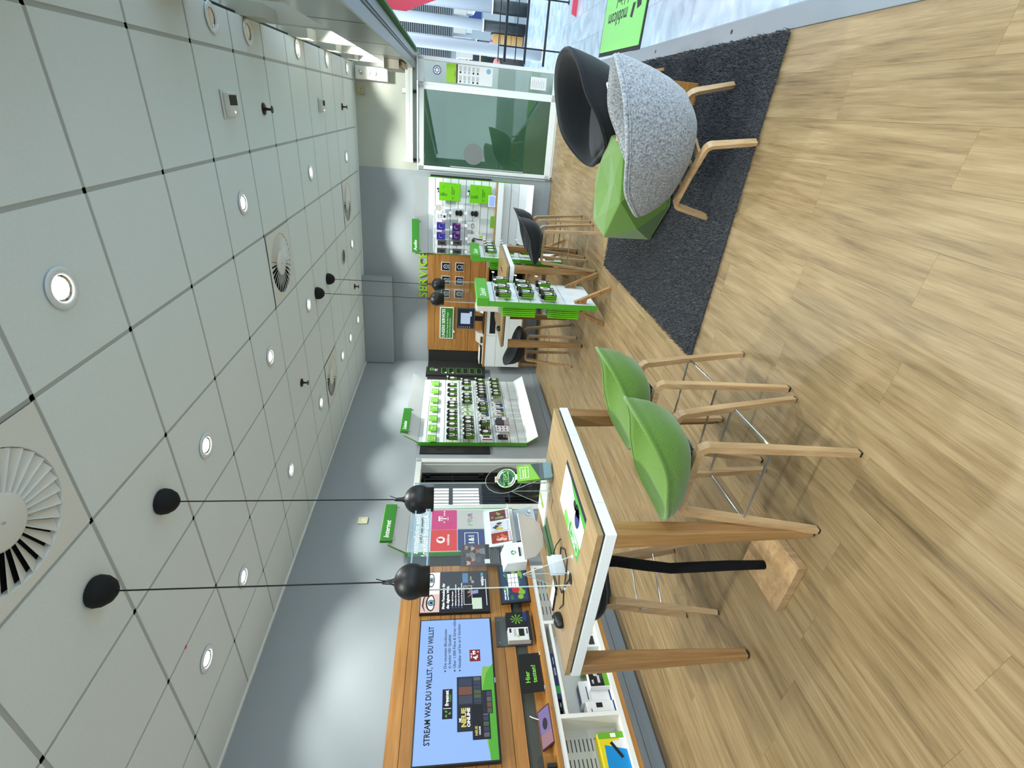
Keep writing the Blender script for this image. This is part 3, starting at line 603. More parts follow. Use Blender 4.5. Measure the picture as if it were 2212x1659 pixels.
def make_lounge(felt, label, loc, rz):
    t = thing('lounge_chair', label, 'armchair', loc, rz, 'felt lounge chairs on the rug')
    n = 56; th = [2*PI*k/n for k in range(n)]
    def lerp(a, pts):
        a = abs(a if a <= PI else 2*PI-a)
        P = [(-pts[1][0], pts[1][1])]+pts+[(2*PI-pts[-2][0], pts[-2][1])]
        for k in range(1, len(P)-2):
            (a0, v0), (a1, v1), (a2, v2), (a3, v3) = P[k-1:k+3]
            if a <= a2+1e-9:
                t_ = (a-a1)/(a2-a1); m1 = (v2-v0)/(a2-a0)*(a2-a1); m2 = (v3-v1)/(a3-a1)*(a2-a1)
                return (2*t_**3-3*t_**2+1)*v1+(t_**3-2*t_**2+t_)*m1+(-2*t_**3+3*t_**2)*v2+(t_**3-t_**2)*m2
        return pts[-1][1]
    HT = [(0, 0.425), (0.55, 0.44), (1.0, 0.53), (1.5, 0.655), (2.1, 0.725), (2.65, 0.78), (PI, 0.80)]
    RXY = [(0, 0.335), (0.55, 0.395), (1.0, 0.395), (1.5, 0.375), (2.1, 0.405), (2.65, 0.44), (PI, 0.435)]
    rims = []
    for a in th:
        r = lerp(a, RXY); rims.append((r*math.cos(a), r*math.sin(a), lerp(a, HT)))
    sz = 0.405
    def ring(f, d, zc, off=0.0): return [(p[0]*f, p[1]*f, zc+(p[2]-zc)*d+off) for p in rims]
    inner = [ring(1.0, 1.0, sz), ring(0.955, 1.0, sz, 0.010), ring(0.90, 0.95, sz), ring(0.85, 0.74, sz), ring(0.79, 0.42, sz), ring(0.72, 0.16, sz), ring(0.62, 0.05, sz), ring(0.40, 0.0, sz, 0.004), ring(0.1, 0.0, sz, 0.008)]
    MB().rings(inner, cap1=True).obj('inner_shell', felt, t, smooth=True)
    bz = 0.262
    outer = [ring(1.0, 1.0, bz), ring(1.008, 0.955, bz), ring(0.985, 0.84, bz), ring(0.915, 0.60, bz), ring(0.83, 0.38, bz), ring(0.72, 0.19, bz), ring(0.56, 0.06, bz), ring(0.36, 0.0, bz), ring(0.10, 0.0, bz, -0.004)]
    MB().rings(outer, cap1=True).obj('outer_shell', felt, t, smooth=True)
    def loopt(k, rr): return MB().tube([(p[0]*k, p[1]*k, p[2]+(0.004 if k < 1 else -0.010)) for p in rims+[rims[0]]], rr, 8, cap=False)
    loopt(0.982, 0.0125).obj('rim', felt, t, smooth=True); loopt(1.008, 0.0045).obj('piping', felt, t, smooth=True)
    # low seat cushion
    MB().rings([[(p[0]*f*0.93+0.02, p[1]*f*0.86, z) for p in rims] for f, z in ((0.80, 0.40), (0.845, 0.418), (0.84, 0.440), (0.76, 0.452), (0.3, 0.456))], cap1=True).obj('seat_cushion', felt, t, smooth=True)
    for sy in (-1, 1):
        def leg(sx):
            P = [(sx*0.275, sy*0.250, 0.006), (sx*0.225, sy*0.235, 0.215)]
            c = Vector((sx*0.185, sy*0.232, 0.222))
            P += [(c.x+sx*0.036*math.cos(q), c.y, c.z+0.034*math.sin(q)) for q in (0.3, 0.8, 1.25, 1.571)]
            return P+[(0.0, sy*0.226, 0.257)]
        MB().strap(leg(1), [0.036, 0.044]+[0.046]*5, 0.022, (0, 1, 0)).obj('front_leg', 'ply_oak', t)
        MB().strap(leg(-1), [0.036, 0.044]+[0.046]*5, 0.022, (0, 1, 0)).obj('back_leg', 'ply_oak', t)
    for sx in (-1, 1): MB().box(sx*0.12-0.02, sx*0.12+0.02, -0.225, 0.225, 0.245, 0.262).obj('under_bar', 'ply_oak', t)
    return t
g1 = make_lounge('felt_grey', 'light grey felt lounge chair seen from its side, nearest the camera', (-0.125, 3.135, 0.014), math.radians(146))
g2 = make_lounge('felt_black', 'black felt lounge chair behind the low oak table', (0.02, 4.50, 0.014), math.radians(206))

pf = thing('pouf', 'green faceted hexagonal pouf at the left end of the rug', 'pouf', (-0.47, 4.02, 0.010), math.radians(-38+90))
def hexv(r, z, off=0): return [(r*math.cos(off+k*PI/3+PI/6), r*math.sin(off+k*PI/3+PI/6), z) for k in range(6)]
b0, b1, t1 = hexv(0.385, 0.02), hexv(0.40, 0.10), hexv(0.395, 0.33)
vs = hexv(0.385, 0.03)+hexv(0.39, 0.42)+hexv(0.405, 0.22, PI/6)+hexv(0.25, 0.445, PI/6)+[(0, 0, 0.405), (0, 0, 0.03)]
fs = []
for k in range(6):
    k2 = (k+1) % 6; B0, B1, T0, T1_, Mm, I0, I1 = k, k2, 6+k, 6+k2, 12+k, 18+k, 18+k2
    fs += [(B0, B1, Mm), (B1, T1_, Mm), (T1_, T0, Mm), (T0, B0, Mm), (T0, T1_, I0), (I0, 24, 18+(k-1) % 6), (18+(k-1) % 6, T0, I0), (25, B1, B0)]
m_ = MB(); m_._add(vs, fs, 0); m_.obj('upholstery', 'felt_green', pf, bevel=0.008, seg=2)
sm = MB(); 
for k in range(6): sm.cyl(vs[k], vs[(k+1) % 6], 0.004, n=6)
sm.obj('bottom_seam', 'felt_green', pf)

lt = thing('low_table', 'small oak side table between the two lounge chairs', 'table', (0.065, 3.80, 0), 0)
MB().box(-0.20, 0.20, -0.125, 0.155, 0.422, 0.445).obj('tabletop', 'ply_oak', lt, bevel=0.002); MB().box(-0.20, 0.20, -0.125, -0.102, 0.012, 0.422).obj('side_panel', 'panel_oak', lt, bevel=0.002); MB().box(-0.20, 0.20, 0.132, 0.155, 0.012, 0.422).obj('side_panel', 'panel_oak', lt, bevel=0.002)
fy = thing('flyer', 'glossy flyer with phone pictures on the low oak table', 'leaflet', (-0.045, 3.76, 0.4455), math.radians(4)); MB().box(-0.10, 0.12, -0.055, 0.055, 0, 0.004).obj('sheet', PAPER, fy); MB().box(-0.10, -0.085, -0.055, 0.055, 0.004, 0.0046).obj('black_bar', INK, fy); MB().box(0.05, 0.12, -0.055, 0.055, 0.004, 0.0046).obj('green_field', mat('pale_green', '8FC58A', 0.6), fy); MB().box(-0.02, 0.02, 0.0, 0.05, 0.004, 0.0048).obj('red_field', RED, fy)
for k in range(2): MB().box(-0.075+k*0.03, -0.055+k*0.03, -0.03, 0.01, 0.004, 0.005).obj('phone_picture', mat('phone_pale', 'BCD9D2', 0.5), fy)
tb = thing('tablet_stand', 'small green and white tablet standing on the low oak table', 'tablet', (0.215, 3.86, 0.445), math.radians(58)); MB().hexa([(-0.09, -0.005, 0.0), (0.09, -0.005, 0.0), (0.09, 0.007, 0.0), (-0.09, 0.007, 0.0), (-0.09, 0.04, 0.14), (0.09, 0.04, 0.14), (0.09, 0.052, 0.14), (-0.09, 0.052, 0.14)]).obj('body', WHITE, tb, bevel=0.002); MB().hexa([(-0.083, -0.0075, 0.008), (0.083, -0.0075, 0.008), (0.083, -0.0045, 0.008), (-0.083, -0.0045, 0.008), (-0.083, 0.034, 0.132), (0.083, 0.034, 0.132), (0.083, 0.037, 0.132), (-0.083, 0.037, 0.132)]).obj('screen', mat('screen_green', '3E6A3C', 0.3), tb)
# ---------------------------------------------------------------- left wall: slatted oak panel with screens, ledge and open cabinet
wp = thing('slat_panel', 'long oak slat panel with the two screens on the left wall', 'wall panel', mw=LW(0, 0, 0))
ZE = [2.05, 1.945, 1.852, 1.760, 1.668, 1.576, 1.484, 1.392, 1.300, 1.208, 1.105, 1.005]
for a, b in zip(ZE, ZE[1:]): MB().box(1.10, 3.49, b+0.004, a, 0.012, 0.040).obj('slat', 'panel_oak', wp)
MB().box(1.10, 3.488, 0.90, 2.045, 0.001, 0.012).obj('backing', mat('slat_gap', '3A2410', 0.9), wp); MB().box(1.10, 3.488, 0.905, 1.003, 0.012, 0.03).obj('metal_strip', mat('strip_grey', '45463F', 0.6), wp); MB().box(1.10, 3.49, 0.826, 0.903, 0.012, 0.040).obj('slat', 'panel_oak', wp)
ld = thing('wall_ledge', 'oak ledge running under the screens', 'shelf', mw=LW(0, 0, 0)); MB().box(1.10, 3.40, 0.796, 0.826, 0.001, 0.205).obj('board', 'panel_oak', ld, bevel=0.001)
for t in (1.98, 2.56): MB().box(t, t+0.0015, 0.7962, 0.8258, 0.2035, 0.2055).obj('joint', mat('slat_gap', '3A2410', 0.9), ld)
cb = thing('open_cabinet', 'long low white open cabinet under the oak ledge', 'cabinet', mw=LW(0, 0, 0))
MB().box(1.10, 3.33, 0.755, 0.793, 0.001, 0.20).obj('top_board', WHITEM, cb, bevel=0.001); MB().box(1.10, 3.33, 0.262, 0.302, 0.001, 0.20).obj('bottom_board', WHITEM, cb, bevel=0.001); MB().box(1.10, 3.33, 0.228, 0.260, 0.001, 0.20).obj('oak_base', 'panel_oak', cb)
for t, w in ((1.905, 0.03), (2.685, 0.03), (3.30, 0.03)): MB().box(t, t+w, 0.302, 0.755, 0.001, 0.20).obj('divider', WHITEM, cb, bevel=0.001)
MB().box(1.935, 2.685, 0.690, 0.712, 0.001, 0.195).obj('shelf', WHITEM, cb, bevel=0.001); MB().box(1.935, 2.685, 0.302, 0.755, 0.001, 0.008).obj('back', WHITEM, cb)
def slotted(t0, t1, cols, rows):
    b = MB().box(t0, t1, 0.302, 0.755, 0.004, 0.016).obj('slotted_back', mat('perforated_white', 'CFD0CC', 0.5), cb)
    me = MB().box(-0.042, 0.042, -0.0035, 0.0035, 0.0162, 0.0168).mesh('slot', BLACK)
    for c in cols:
        for r in rows: link('slot', me, b, (c, r, 0))
slotted(1.10, 1.905, (1.30, 1.42, 1.545, 1.67, 1.80), [0.735-k*0.0318 for k in range(9)]); slotted(2.715, 3.30, (2.79, 2.95, 3.10, 3.24), [0.735-k*0.036 for k in range(9)])
for k in range(8): MB().cyl((1.9048, 0.72, 0.04+k*0.018), (1.9045, 0.72, 0.04+k*0.018), 0.002, n=6).obj('pin_hole', GREYP, cb)
# boxes in the cabinet
def carton(name, label, t, z, d, w, h, dp, m, rz=0, grp='boxed devices in the white cabinet'):
    x = thing(name, label, 'box', 0, 0, grp, mw=LW(t, z, d) @ Matrix.Rotation(rz, 4, 'Y'))
    MB().box(-w/2, w/2, 0, h, -dp, 0).obj('carton', m, x, bevel=0.0015); return x
BX = mat('box_white', 'D9DADC', 0.45); BXN = mat('box_navy', '1E2C62', 0.4); BXB = mat('box_cyan', '0E86C8', 0.4); BXY = mat('box_yellow', 'D9C81E', 0.45); BXG = mat('box_green', '67A52B', 0.45)
c = carton('device_box', 'flat dark blue box with green label on the upper shelf', 2.245, 0.7125, 0.17, 0.37, 0.036, 0.13, BXN); MB().box(-0.145, -0.085, 0.001, 0.0362, 0.0005, 0.0012).obj('green_label', mat('label_green', '3F9B55', 0.5), c); text('NOVA', 0.022, TXTW, c, (0.03, 0.016, 0.001)); MB().box(0.09, 0.15, 0.014, 0.018, 0.0, 0.001).obj('print_line', TXTW, c)
c = carton('device_box', 'flat black box lying at the near end of the upper shelf', 2.02, 0.7125, 0.15, 0.075, 0.034, 0.12, BLACKM); MB().box(-0.01, 0.02, 0.012, 0.016, 0.0, 0.001).obj('print_line', TXTW, c)
c = carton('device_box', 'green and white box standing behind the black camera box', 2.345, 0.3025, 0.13, 0.11, 0.185, 0.10, BXG); MB().box(-0.02, 0.02, 0.06, 0.09, 0.0, 0.001).obj('white_label', TXTW, c); MB().box(-0.055, 0.055, 0.0, 0.05, 0, 0.001).obj('dark_field', INK, c)
c = carton('device_box', 'black and green box with machine picture, white edges', 2.215, 0.3025, 0.188, 0.185, 0.165, 0.05, BX); MB().box(-0.085, 0.085, 0.004, 0.161, 0, 0.001).obj('front_print', INK, c); MB().box(-0.085, 0.085, 0.004, 0.045, 0.001, 0.0014).obj('green_field', BXG, c); MB().ell(0.01, 0.105, 0.018, 0.018, 0.001, 0.0016, 18).obj('disc_picture', GREYP, c); MB().box(-0.06, 0.0, 0.075, 0.095, 0.001, 0.0018).obj('white_print', GREYP, c); MB().ell(0.015, 0.06, 0.05, 0.014, 0.001, 0.0019, 20).obj('device_picture', mat('gun', '3A3C40', 0.4), c); text('AIR', 0.022, TXTW, c, (-0.05, 0.135, 0.0015))
c = carton('device_box', 'larger white box behind the black and green one', 2.12, 0.3025, 0.135, 0.17, 0.245, 0.11, BX); MB().box(-0.06, 0.04, 0.185, 0.193, 0, 0.001).obj('print_line', NAVY, c); MB().box(-0.06, 0.0, 0.165, 0.170, 0, 0.001).obj('print_line', GREYP, c); MB().box(-0.085, 0.085, 0.0, 0.012, 0, 0.001).obj('navy_band', NAVY, c); MB().box(-0.07, 0.07, 0.2455, 0.2465, -0.09, -0.02).obj('navy_lid', BXN, c)
c = carton('device_box', 'small white box with black router picture by the divider', 1.985, 0.3025, 0.17, 0.085, 0.225, 0.12, BX); MB().box(-0.005, 0.03, 0.10, 0.15, 0, 0.001).obj('router_picture', INK, c); MB().box(-0.04, 0.043, 0.0, 0.012, 0, 0.001).obj('navy_band', NAVY, c); MB().box(-0.035, -0.01, 0.19, 0.196, 0, 0.001).obj('print_line', NAVY, c)
c = carton('device_box', 'yellow, white and blue box with long black device picture', 1.690, 0.3025, 0.165, 0.235, 0.195, 0.11, BXY)
MB().box(-0.1175, 0.02, 0, 0.15, 0.0, 0.0012).obj('cyan_field', BXB, c); MB().box(-0.1175, 0.1175, 0, 0.04, 0.0, 0.0010).obj('white_field', BX, c); MB().prism([(-0.1175, 0), (-0.0, 0), (0.035, 0.16), (-0.1175, 0.17)], 0.001, 0.0016).obj('cyan_field', BXB, c); MB().prism([(0.0, 0.0), (0.06, 0.0), (0.06, 0.09), (0.025, 0.11)], 0.001, 0.0014).obj('white_field', BX, c); MB().box(0.075, 0.1175, 0.0, 0.195, 0.001, 0.0016).obj('green_field', BXG, c)
MB().prism([(-0.055, 0.055), (-0.045, 0.035), (0.055, 0.098), (0.045, 0.118)], 0.0016, 0.0024).obj('device_picture', INK, c); MB().box(0.082, 0.108, 0.06, 0.10, 0.0016, 0.0022).obj('white_label', TXTW, c)
c = carton('device_box', 'yellow box side at the picture edge beside the blue one', 1.485, 0.3025, 0.15, 0.12, 0.17, 0.11, BXY); MB().box(-0.05, 0.05, 0.02, 0.07, 0, 0.001).obj('cyan_field', BXB, c)
c = carton('device_box', 'white boxed set with black window at the far end of the lower compartment', 2.53, 0.3025, 0.17, 0.12, 0.11, 0.12, BX); MB().box(-0.04, 0.04, 0.03, 0.08, 0, 0.001).obj('window', CHAR, c)

# big television
tv = thing('television', 'large wide television showing a blue advert', 'television', mw=LW(2.283, 1.534, 0.041))
MB().box(-0.570, 0.570, -0.318, 0.318, 0.0, 0.045).obj('bezel', BLACK, tv, bevel=0.003); MB().box(-0.560, 0.560, -0.305, 0.309, 0.045, 0.0455).obj('screen', TVBLUE, tv); MB().box(-0.02, 0.02, -0.3185, -0.312, 0.044, 0.0465).obj('badge', CHROME, tv)
def emi(name, c, e=0.6): return mat(name, c, 0.5, emit=e)
TK = mat('screen_black', '14182A', 0.5, emit=0.12); z0 = 0.0456
tvs = tv
def hill(pts, m, dz): return MB().prism(pts, z0, z0+dz).obj('hill', m, tv)
hill([(-0.56, -0.305)]+[(-0.56+0.79*k/14, -0.305+0.105*math.sin(0.55+1.9*k/14)-0.0) for k in range(13)]+[(0.115, -0.305)], emi('hill_light', '7DB84C', 0.5), 0.0002)
hill([(-0.56, -0.305), (-0.56, -0.245), (-0.3, -0.225), (-0.05, -0.215), (0.06, -0.245), (0.14, -0.305)], emi('hill_green', '4FA82E', 0.5), 0.0004)
ptxt('STREAM WAS DU WILLST, WO DU WILLST', 0.94, 0.062, TK, tv, (-0.44, 0.215, z0), bold=0.018)
for k, s in enumerate(('Die neuesten Blockbuster', 'in bester HD Qualität', 'Über 1.000 Filme & Serien inklusive', 'Nutzbar auf bis zu 5 Geräten')):
    text(s, 0.034, TK, tv, (0.115, 0.090-[0, 0.036, 0.078, 0.120][k], z0), bold=0.008, align='LEFT')
for zz in (0.090, 0.012, -0.030): MB().box(0.088, 0.102, zz-0.006, zz+0.006, z0, z0+0.0005).obj('bullet', emi('bullet_green', '1F5F50', 0.2), tv)
lg = MB().box(-0.270, -0.050, 0.030, 0.108, z0, z0+0.0004).obj('logo_field', TK, tv); text('freenet', 0.040, emi('tv_white', 'E8EEF4', 0.8), lg, (-0.118, 0.072, z0+0.0005), bold=0.02)
text('VIDEO', 0.02, emi('tv_green', '5DA840', 0.5), lg, (-0.118, 0.046, z0+0.0005)); MB().box(-0.196, -0.193, 0.04, 0.10, z0+0.0004, z0+0.0008).obj('logo_bar', M['tv_white'], lg)
for k in range(3):
    a = k*2.094+0.52; MB().prism([(-0.232+0.006*math.cos(a), 0.069+0.006*math.sin(a)), (-0.232+0.026*math.cos(a+0.45), 0.069+0.026*math.sin(a+0.45)), (-0.232+0.028*math.cos(a), 0.069+0.028*math.sin(a)), (-0.232+0.018*math.cos(a-0.5), 0.069+0.018*math.sin(a-0.5))], z0+0.0004, z0+0.0009).obj('logo_mark', M['tv_green'], lg)
DKS = emi('pic_dark', '232838', 0.25); pics = [emi('pic_a', '4A5266', 0.3), emi('pic_b', '70727A', 0.3), emi('pic_c', '8A5A48', 0.3), emi('pic_d', '5B6E4C', 0.3), emi('pic_e', '3D4A66', 0.3)]
p1 = MB().box(-0.365, 0.040, -0.205, -0.005, z0+0.0004, z0+0.0010).obj('show_panel', DKS, tv); p2 = MB().box(-0.425, -0.175, -0.255, -0.12, z0+0.0010, z0+0.0016).obj('show_panel', TK, tv); p3 = MB().box(-0.25, -0.075, -0.282, -0.205, z0+0.0016, z0+0.0021).obj('show_panel', DKS, tv)
random.seed(11)
for k in range(7): a = -0.20+k*0.034; MB().box(a, a+0.029, -0.195, -0.14, z0+0.001, z0+0.0014).obj('thumbnail', random.choice(pics), p1)
for k in range(3): MB().box(-0.17+k*0.068, -0.107+k*0.068, -0.125, -0.02, z0+0.001, z0+0.0013).obj('thumbnail', pics[(k*2) % 5], p1)
for k in range(6): MB().box(-0.41+k*0.037, -0.38+k*0.037, -0.245, -0.205, z0+0.0016, z0+0.0019).obj('thumbnail', random.choice(pics), p2)
for k in range(4): MB().box(-0.245+k*0.041, -0.21+k*0.041, -0.275, -0.24, z0+0.0021, z0+0.0023).obj('thumbnail', random.choice(pics), p3)
YG = emi('show_yellow', 'CFC468', 0.5)
text('DIE', 0.018, M['tv_white'], p1, (-0.285, -0.028, z0+0.0011), bold=0.03); ptxt('NEUE', 0.135, 0.05, YG, p1, (-0.335, -0.058, z0+0.0011), bold=0.05); ptxt('ONLINE', 0.135, 0.032, M['tv_white'], p1, (-0.335, -0.094, z0+0.0011), bold=0.03); text('NEUE', 0.026, YG, p2, (-0.365, -0.150, z0+0.0017), bold=0.03); text('ONLINE', 0.016, M['tv_white'], p2, (-0.365, -0.175, z0+0.0017))
rb = MB().box(0.165, 0.267, -0.205, -0.115, z0, z0+0.0006).obj('price_field', emi('price_red', '9C1F2E', 0.25), tv); text('mtl. ab', 0.016, M['tv_white'], rb, (0.215, -0.128, z0+0.0007)); text('4.', 0.056, M['tv_white'], rb, (0.200, -0.166, z0+0.0007), bold=0.03); text('99', 0.036, M['tv_white'], rb, (0.240, -0.155, z0+0.0007), bold=0.03); text('€', 0.018, M['tv_white'], rb, (0.247, -0.188, z0+0.0007))
# portrait screen with the eyes
pt_ = thing('advert_screen', 'upright advert screen with two large eyes', 'screen', mw=LW(3.155, 1.542, 0.041))
MB().box(-0.232, 0.232, -0.328, 0.328, 0, 0.04).obj('bezel', BLACK, pt_, bevel=0.003); MB().box(-0.224, 0.224, -0.320, 0.320, 0.04, 0.0405).obj('screen', emi('ad_navy', '12142A', 0.25), pt_); q0 = 0.0406
MB().box(-0.224, 0.224, 0.145, 0.320, q0, q0+0.0004).obj('face_strip', emi('skin', 'D9BDB4', 0.55), pt_)
MB().box(-0.03, 0.224, 0.150, 0.268, q0+0.0003, q0+0.0006).obj('face_light', emi('skin_light', 'EFE4E0', 0.6), pt_)
for cx, cy, s in ((-0.125, 0.222, 1.0), (0.13, 0.228, 0.92)):
    def almond(rx, ry): return [(cx+rx*math.cos(2*PI*k/24), cy+ry*math.sin(2*PI*k/24)*(1 if math.sin(2*PI*k/24) > 0 else 0.7)) for k in range(24)]
    MB().prism(almond(0.088*s, 0.050*s), q0+0.0004, q0+0.0008).obj('lash_line', emi('lash', '3A2A2A', 0.1), pt_); MB().prism(almond(0.074*s, 0.036*s), q0+0.0008, q0+0.0012).obj('eye_white', emi('eye_white', 'E6EAEA', 0.6), pt_)
    MB().ell(cx, cy, 0.034*s, 0.034*s, q0+0.0012, q0+0.0015, 22).obj('iris_rim', emi('iris_dark', '2E5266', 0.2), pt_); MB().ell(cx, cy, 0.028*s, 0.028*s, q0+0.0015, q0+0.0018, 22).obj('iris', emi('iris_blue', '86AEBE', 0.4), pt_); MB().ell(cx, cy, 0.013*s, 0.013*s, q0+0.0018, q0+0.0021, 16).obj('pupil', INK, pt_)
    MB().tube([(cx-0.09*s, cy+0.055*s, q0+0.0015), (cx-0.03, cy+0.078*s, q0+0.0015), (cx+0.05*s, cy+0.070*s, q0+0.0015), (cx+0.09*s, cy+0.045*s, q0+0.0015)], [0.002, 0.007, 0.006, 0.002], 6).obj('brow', M['lash'], pt_)
AW = emi('ad_white', 'EEF1F5', 0.8)
ptxt('Mein Fernsehen für', 0.285, 0.034, AW, pt_, (-0.195, 0.108, q0), bold=0.02); ptxt('die digitale Welt.', 0.255, 0.034, AW, pt_, (-0.195, 0.066, q0), bold=0.02)
for k, s in enumerate(('Über 100 TV-Sender', 'Aufnahme, Pause und Neustart', 'Fernsehen mit dem Handy', 'Ein Account für die ganze Familie')):
    zz = 0.022-k*0.029; text(s, 0.019, AW, pt_, (-0.165, zz, q0), align='LEFT', bold=0.006); MB().tube([(-0.19, zz, q0+0.0003), (-0.183, zz-0.006, q0+0.0003), (-0.172, zz+0.007, q0+0.0003)], 0.0014, 5).obj('tick', emi('tick_blue', '6EA0E0', 0.6), pt_)
ts = MB().box(-0.155, 0.055, -0.165, -0.085, q0, q0+0.0004).obj('picture_frame', AW, pt_); MB().box(-0.152, 0.052, -0.162, -0.088, q0+0.0002, q0+0.0006).obj('picture', TK, ts)
MB().ell(-0.02, -0.135, 0.012, 0.016, q0+0.0006, q0+0.0009, 14).obj('singer_head', emi('singer_skin', 'B98A78', 0.4), ts); MB().prism([(-0.035, -0.152), (-0.008, -0.152), (-0.002, -0.175), (0.006, -0.225), (-0.034, -0.225), (-0.042, -0.178)], q0+0.0006, q0+0.0009).obj('singer_shirt', emi('singer_shirt', '8E96C8', 0.5), pt_); MB().tube([(-0.012, -0.155, q0+0.001), (0.018, -0.135, q0+0.001), (0.05, -0.098, q0+0.001)], [0.006, 0.005, 0.003], 6).obj('singer_arm', M['singer_skin'], pt_); MB().tube([(-0.04, -0.157, q0+0.001), (-0.06, -0.14, q0+0.001), (-0.075, -0.125, q0+0.001)], [0.006, 0.004, 0.003], 6).obj('singer_arm', M['singer_skin'], pt_)
MB().box(-0.205, -0.085, -0.255, -0.165, q0, q0+0.0006).obj('meadow_picture', emi('meadow', 'B9D0BC', 0.6), pt_); MB().box(0.09, 0.205, -0.13, -0.075, q0, q0+0.0004).obj('note_block', emi('note_blue', '5A86B8', 0.4), pt_); MB().ell(0.10, -0.175, 0.018, 0.014, q0, q0+0.0005, 14).obj('dot_pink', emi('dot_pink', 'C89AA8', 0.4), pt_); MB().box(0.115, 0.165, -0.165, -0.152, q0, q0+0.0005).obj('green_note', emi('note_green', 'A7C87A', 0.4), pt_)
text('waipu', 0.046, AW, pt_, (0.105, -0.268, q0), bold=0.012); text('.tv', 0.046, emi('tv_cyan', '5FC8E8', 0.6), pt_, (0.182, -0.268, q0), bold=0.012)
MB().box(-0.17, 0.13, -0.304, -0.300, q0, q0+0.0005).obj('print_line', AW, pt_)
# tablet screen on the ledge, box holder, sign, purple tablet
ta = thing('tablet_display', 'black framed screen with green splash standing on the ledge', 'screen', mw=tilt(LW(3.19, 0.827, 0.145), -0.10)); MB().box(-0.225, 0.225, 0, 0.285, -0.02, 0).obj('bezel', BLACK, ta, bevel=0.004); MB().box(-0.205, 0.205, 0.02, 0.265, 0, 0.0006).obj('screen', emi('tab_blue', '27466E', 0.3), ta)
random.seed(5)
for k in range(16): a = random.uniform(-0.17, 0.19); b = 0.14+random.uniform(-0.09, 0.09); MB().ell(a, b, random.uniform(0.02, 0.045), random.uniform(0.01, 0.03), 0.0006, 0.0008+k*0.00003, 9).obj('splash', emi('splash_green', '8CB83C', 0.45) if k % 3 else emi('splash_teal', '3E7E6E', 0.3), ta)
for r in range(3):
    for q in range(3): MB().box(-0.055+q*0.055, -0.006+q*0.055, 0.165-r*0.035, 0.195-r*0.035, 0.0016, 0.0021).obj('white_tile', AW, ta)
MB().ell(-0.085, 0.13, 0.036, 0.036, 0.0021, 0.0026, 20).obj('red_badge', emi('badge_red', 'C02030', 0.5), ta); text('100% Full HD', 0.020, AW, ta, (-0.19, 0.235, 0.0018), align='LEFT'); text('beste TV-Unterhaltung', 0.016, AW, ta, (-0.19, 0.212, 0.0018), align='LEFT')
ho = thing('box_holder', 'dark grey bracket holding two small boxes on the slat panel', 'holder', mw=LW(2.735, 0.86, 0.041)); MB().box(-0.145, 0.145, 0, 0.315, 0, 0.01).obj('plate', mat('holder_grey', '4A4E4E', 0.5), ho); MB().box(-0.145, 0.145, 0, 0.012, 0.01, 0.08).obj('tray', M['holder_grey'], ho); MB().box(-0.145, 0.145, 0, 0.03, 0.078, 0.082).obj('lip', BLACK, ho)
for a in (-0.11, 0.11): MB().ell(a, 0.285, 0.004, 0.004, 0.01, 0.0115, 8).obj('screw', CHROME, ho)
b1 = thing('device_box', 'small black box with green plant picture in the bracket', 'box', mw=LW(2.80, 0.873, 0.118)); MB().box(-0.072, 0.072, 0, 0.205, -0.06, 0).obj('carton', INK, b1, bevel=0.001)
for k in range(9): a = k*0.7; MB().prism([(0, 0.11), (0.05*math.cos(a), 0.11+0.06*math.sin(a)), (0.045*math.cos(a+0.25), 0.11+0.055*math.sin(a+0.25))], 0, 0.001+k*0.0001).obj('leaf_print', mat('leaf_print', '6FA83A', 0.5), b1)
MB().box(-0.02, 0.068, 0.012, 0.05, 0, 0.002).obj('label', NAVY, b1)
b2 = thing('device_box', 'small white box with black receiver picture in the bracket', 'box', mw=LW(2.665, 0.873, 0.118)); MB().box(-0.068, 0.055, 0, 0.20, -0.06, 0).obj('carton', BX, b2, bevel=0.001); MB().box(-0.03, 0.04, 0.055, 0.105, 0, 0.001).obj('receiver_picture', INK, b2); MB().box(0.005, 0.045, 0.17, 0.188, 0, 0.001).obj('label', INK, b2); MB().ell(-0.03, 0.11, 0.012, 0.012, 0.001, 0.0016, 14).obj('green_dot', LIME, b2); MB().box(-0.01, 0.04, 0.025, 0.035, 0, 0.001).obj('label', INK, b2)
for k in range(2): MB().box(-0.03+k*0.0, 0.04, 0.13+k*0.012, 0.134+k*0.012, 0, 0.001).obj('print_line', M['print_grey'], b2)
hs = thing('test_sign', 'black sign reading Hier testen! on the ledge', 'sign', mw=tilt(LW(2.305, 0.834, 0.135), -0.08)); MB().box(-0.160, 0.160, 0, 0.175, -0.004, 0).obj('board', BLACKM, hs); text('Hier', 0.052, mat('neon_green', '7CD23C', 0.5), hs, (-0.085, 0.118, 0.0003), bold=0.015, align='LEFT'); text('testen!', 0.052, M['neon_green'], hs, (-0.085, 0.062, 0.0003), bold=0.015, align='LEFT'); MB().box(-0.155, -0.125, -0.007, 0.0, -0.05, 0.02).obj('foot', CHROME, hs); MB().box(0.125, 0.155, -0.007, 0.0, -0.05, 0.02).obj('foot', CHROME, hs)
pu = thing('tablet', 'tablet with purple screen propped flat on the ledge', 'tablet', mw=LW(1.90, 0.8295, 0.13) @ Matrix.Rotation(-1.15, 4, 'X')); MB().box(-0.135, 0.135, -0.075, 0.075, -0.012, 0).obj('body', mat('maroon', '3A1420', 0.4), pu, bevel=0.003); MB().box(-0.125, 0.125, -0.066, 0.066, 0, 0.0005).obj('screen', emi('purple_screen', '8E7CB8', 0.35), pu); MB().box(-0.125, -0.04, -0.066, 0.066, 0.0005, 0.0008).obj('screen_field', emi('rose_screen', 'B08490', 0.35), pu); MB().ell(0.02, 0.0, 0.04, 0.03, 0.0005, 0.001, 14).obj('screen_figure', emi('dusk_screen', '3C2E50', 0.15), pu)
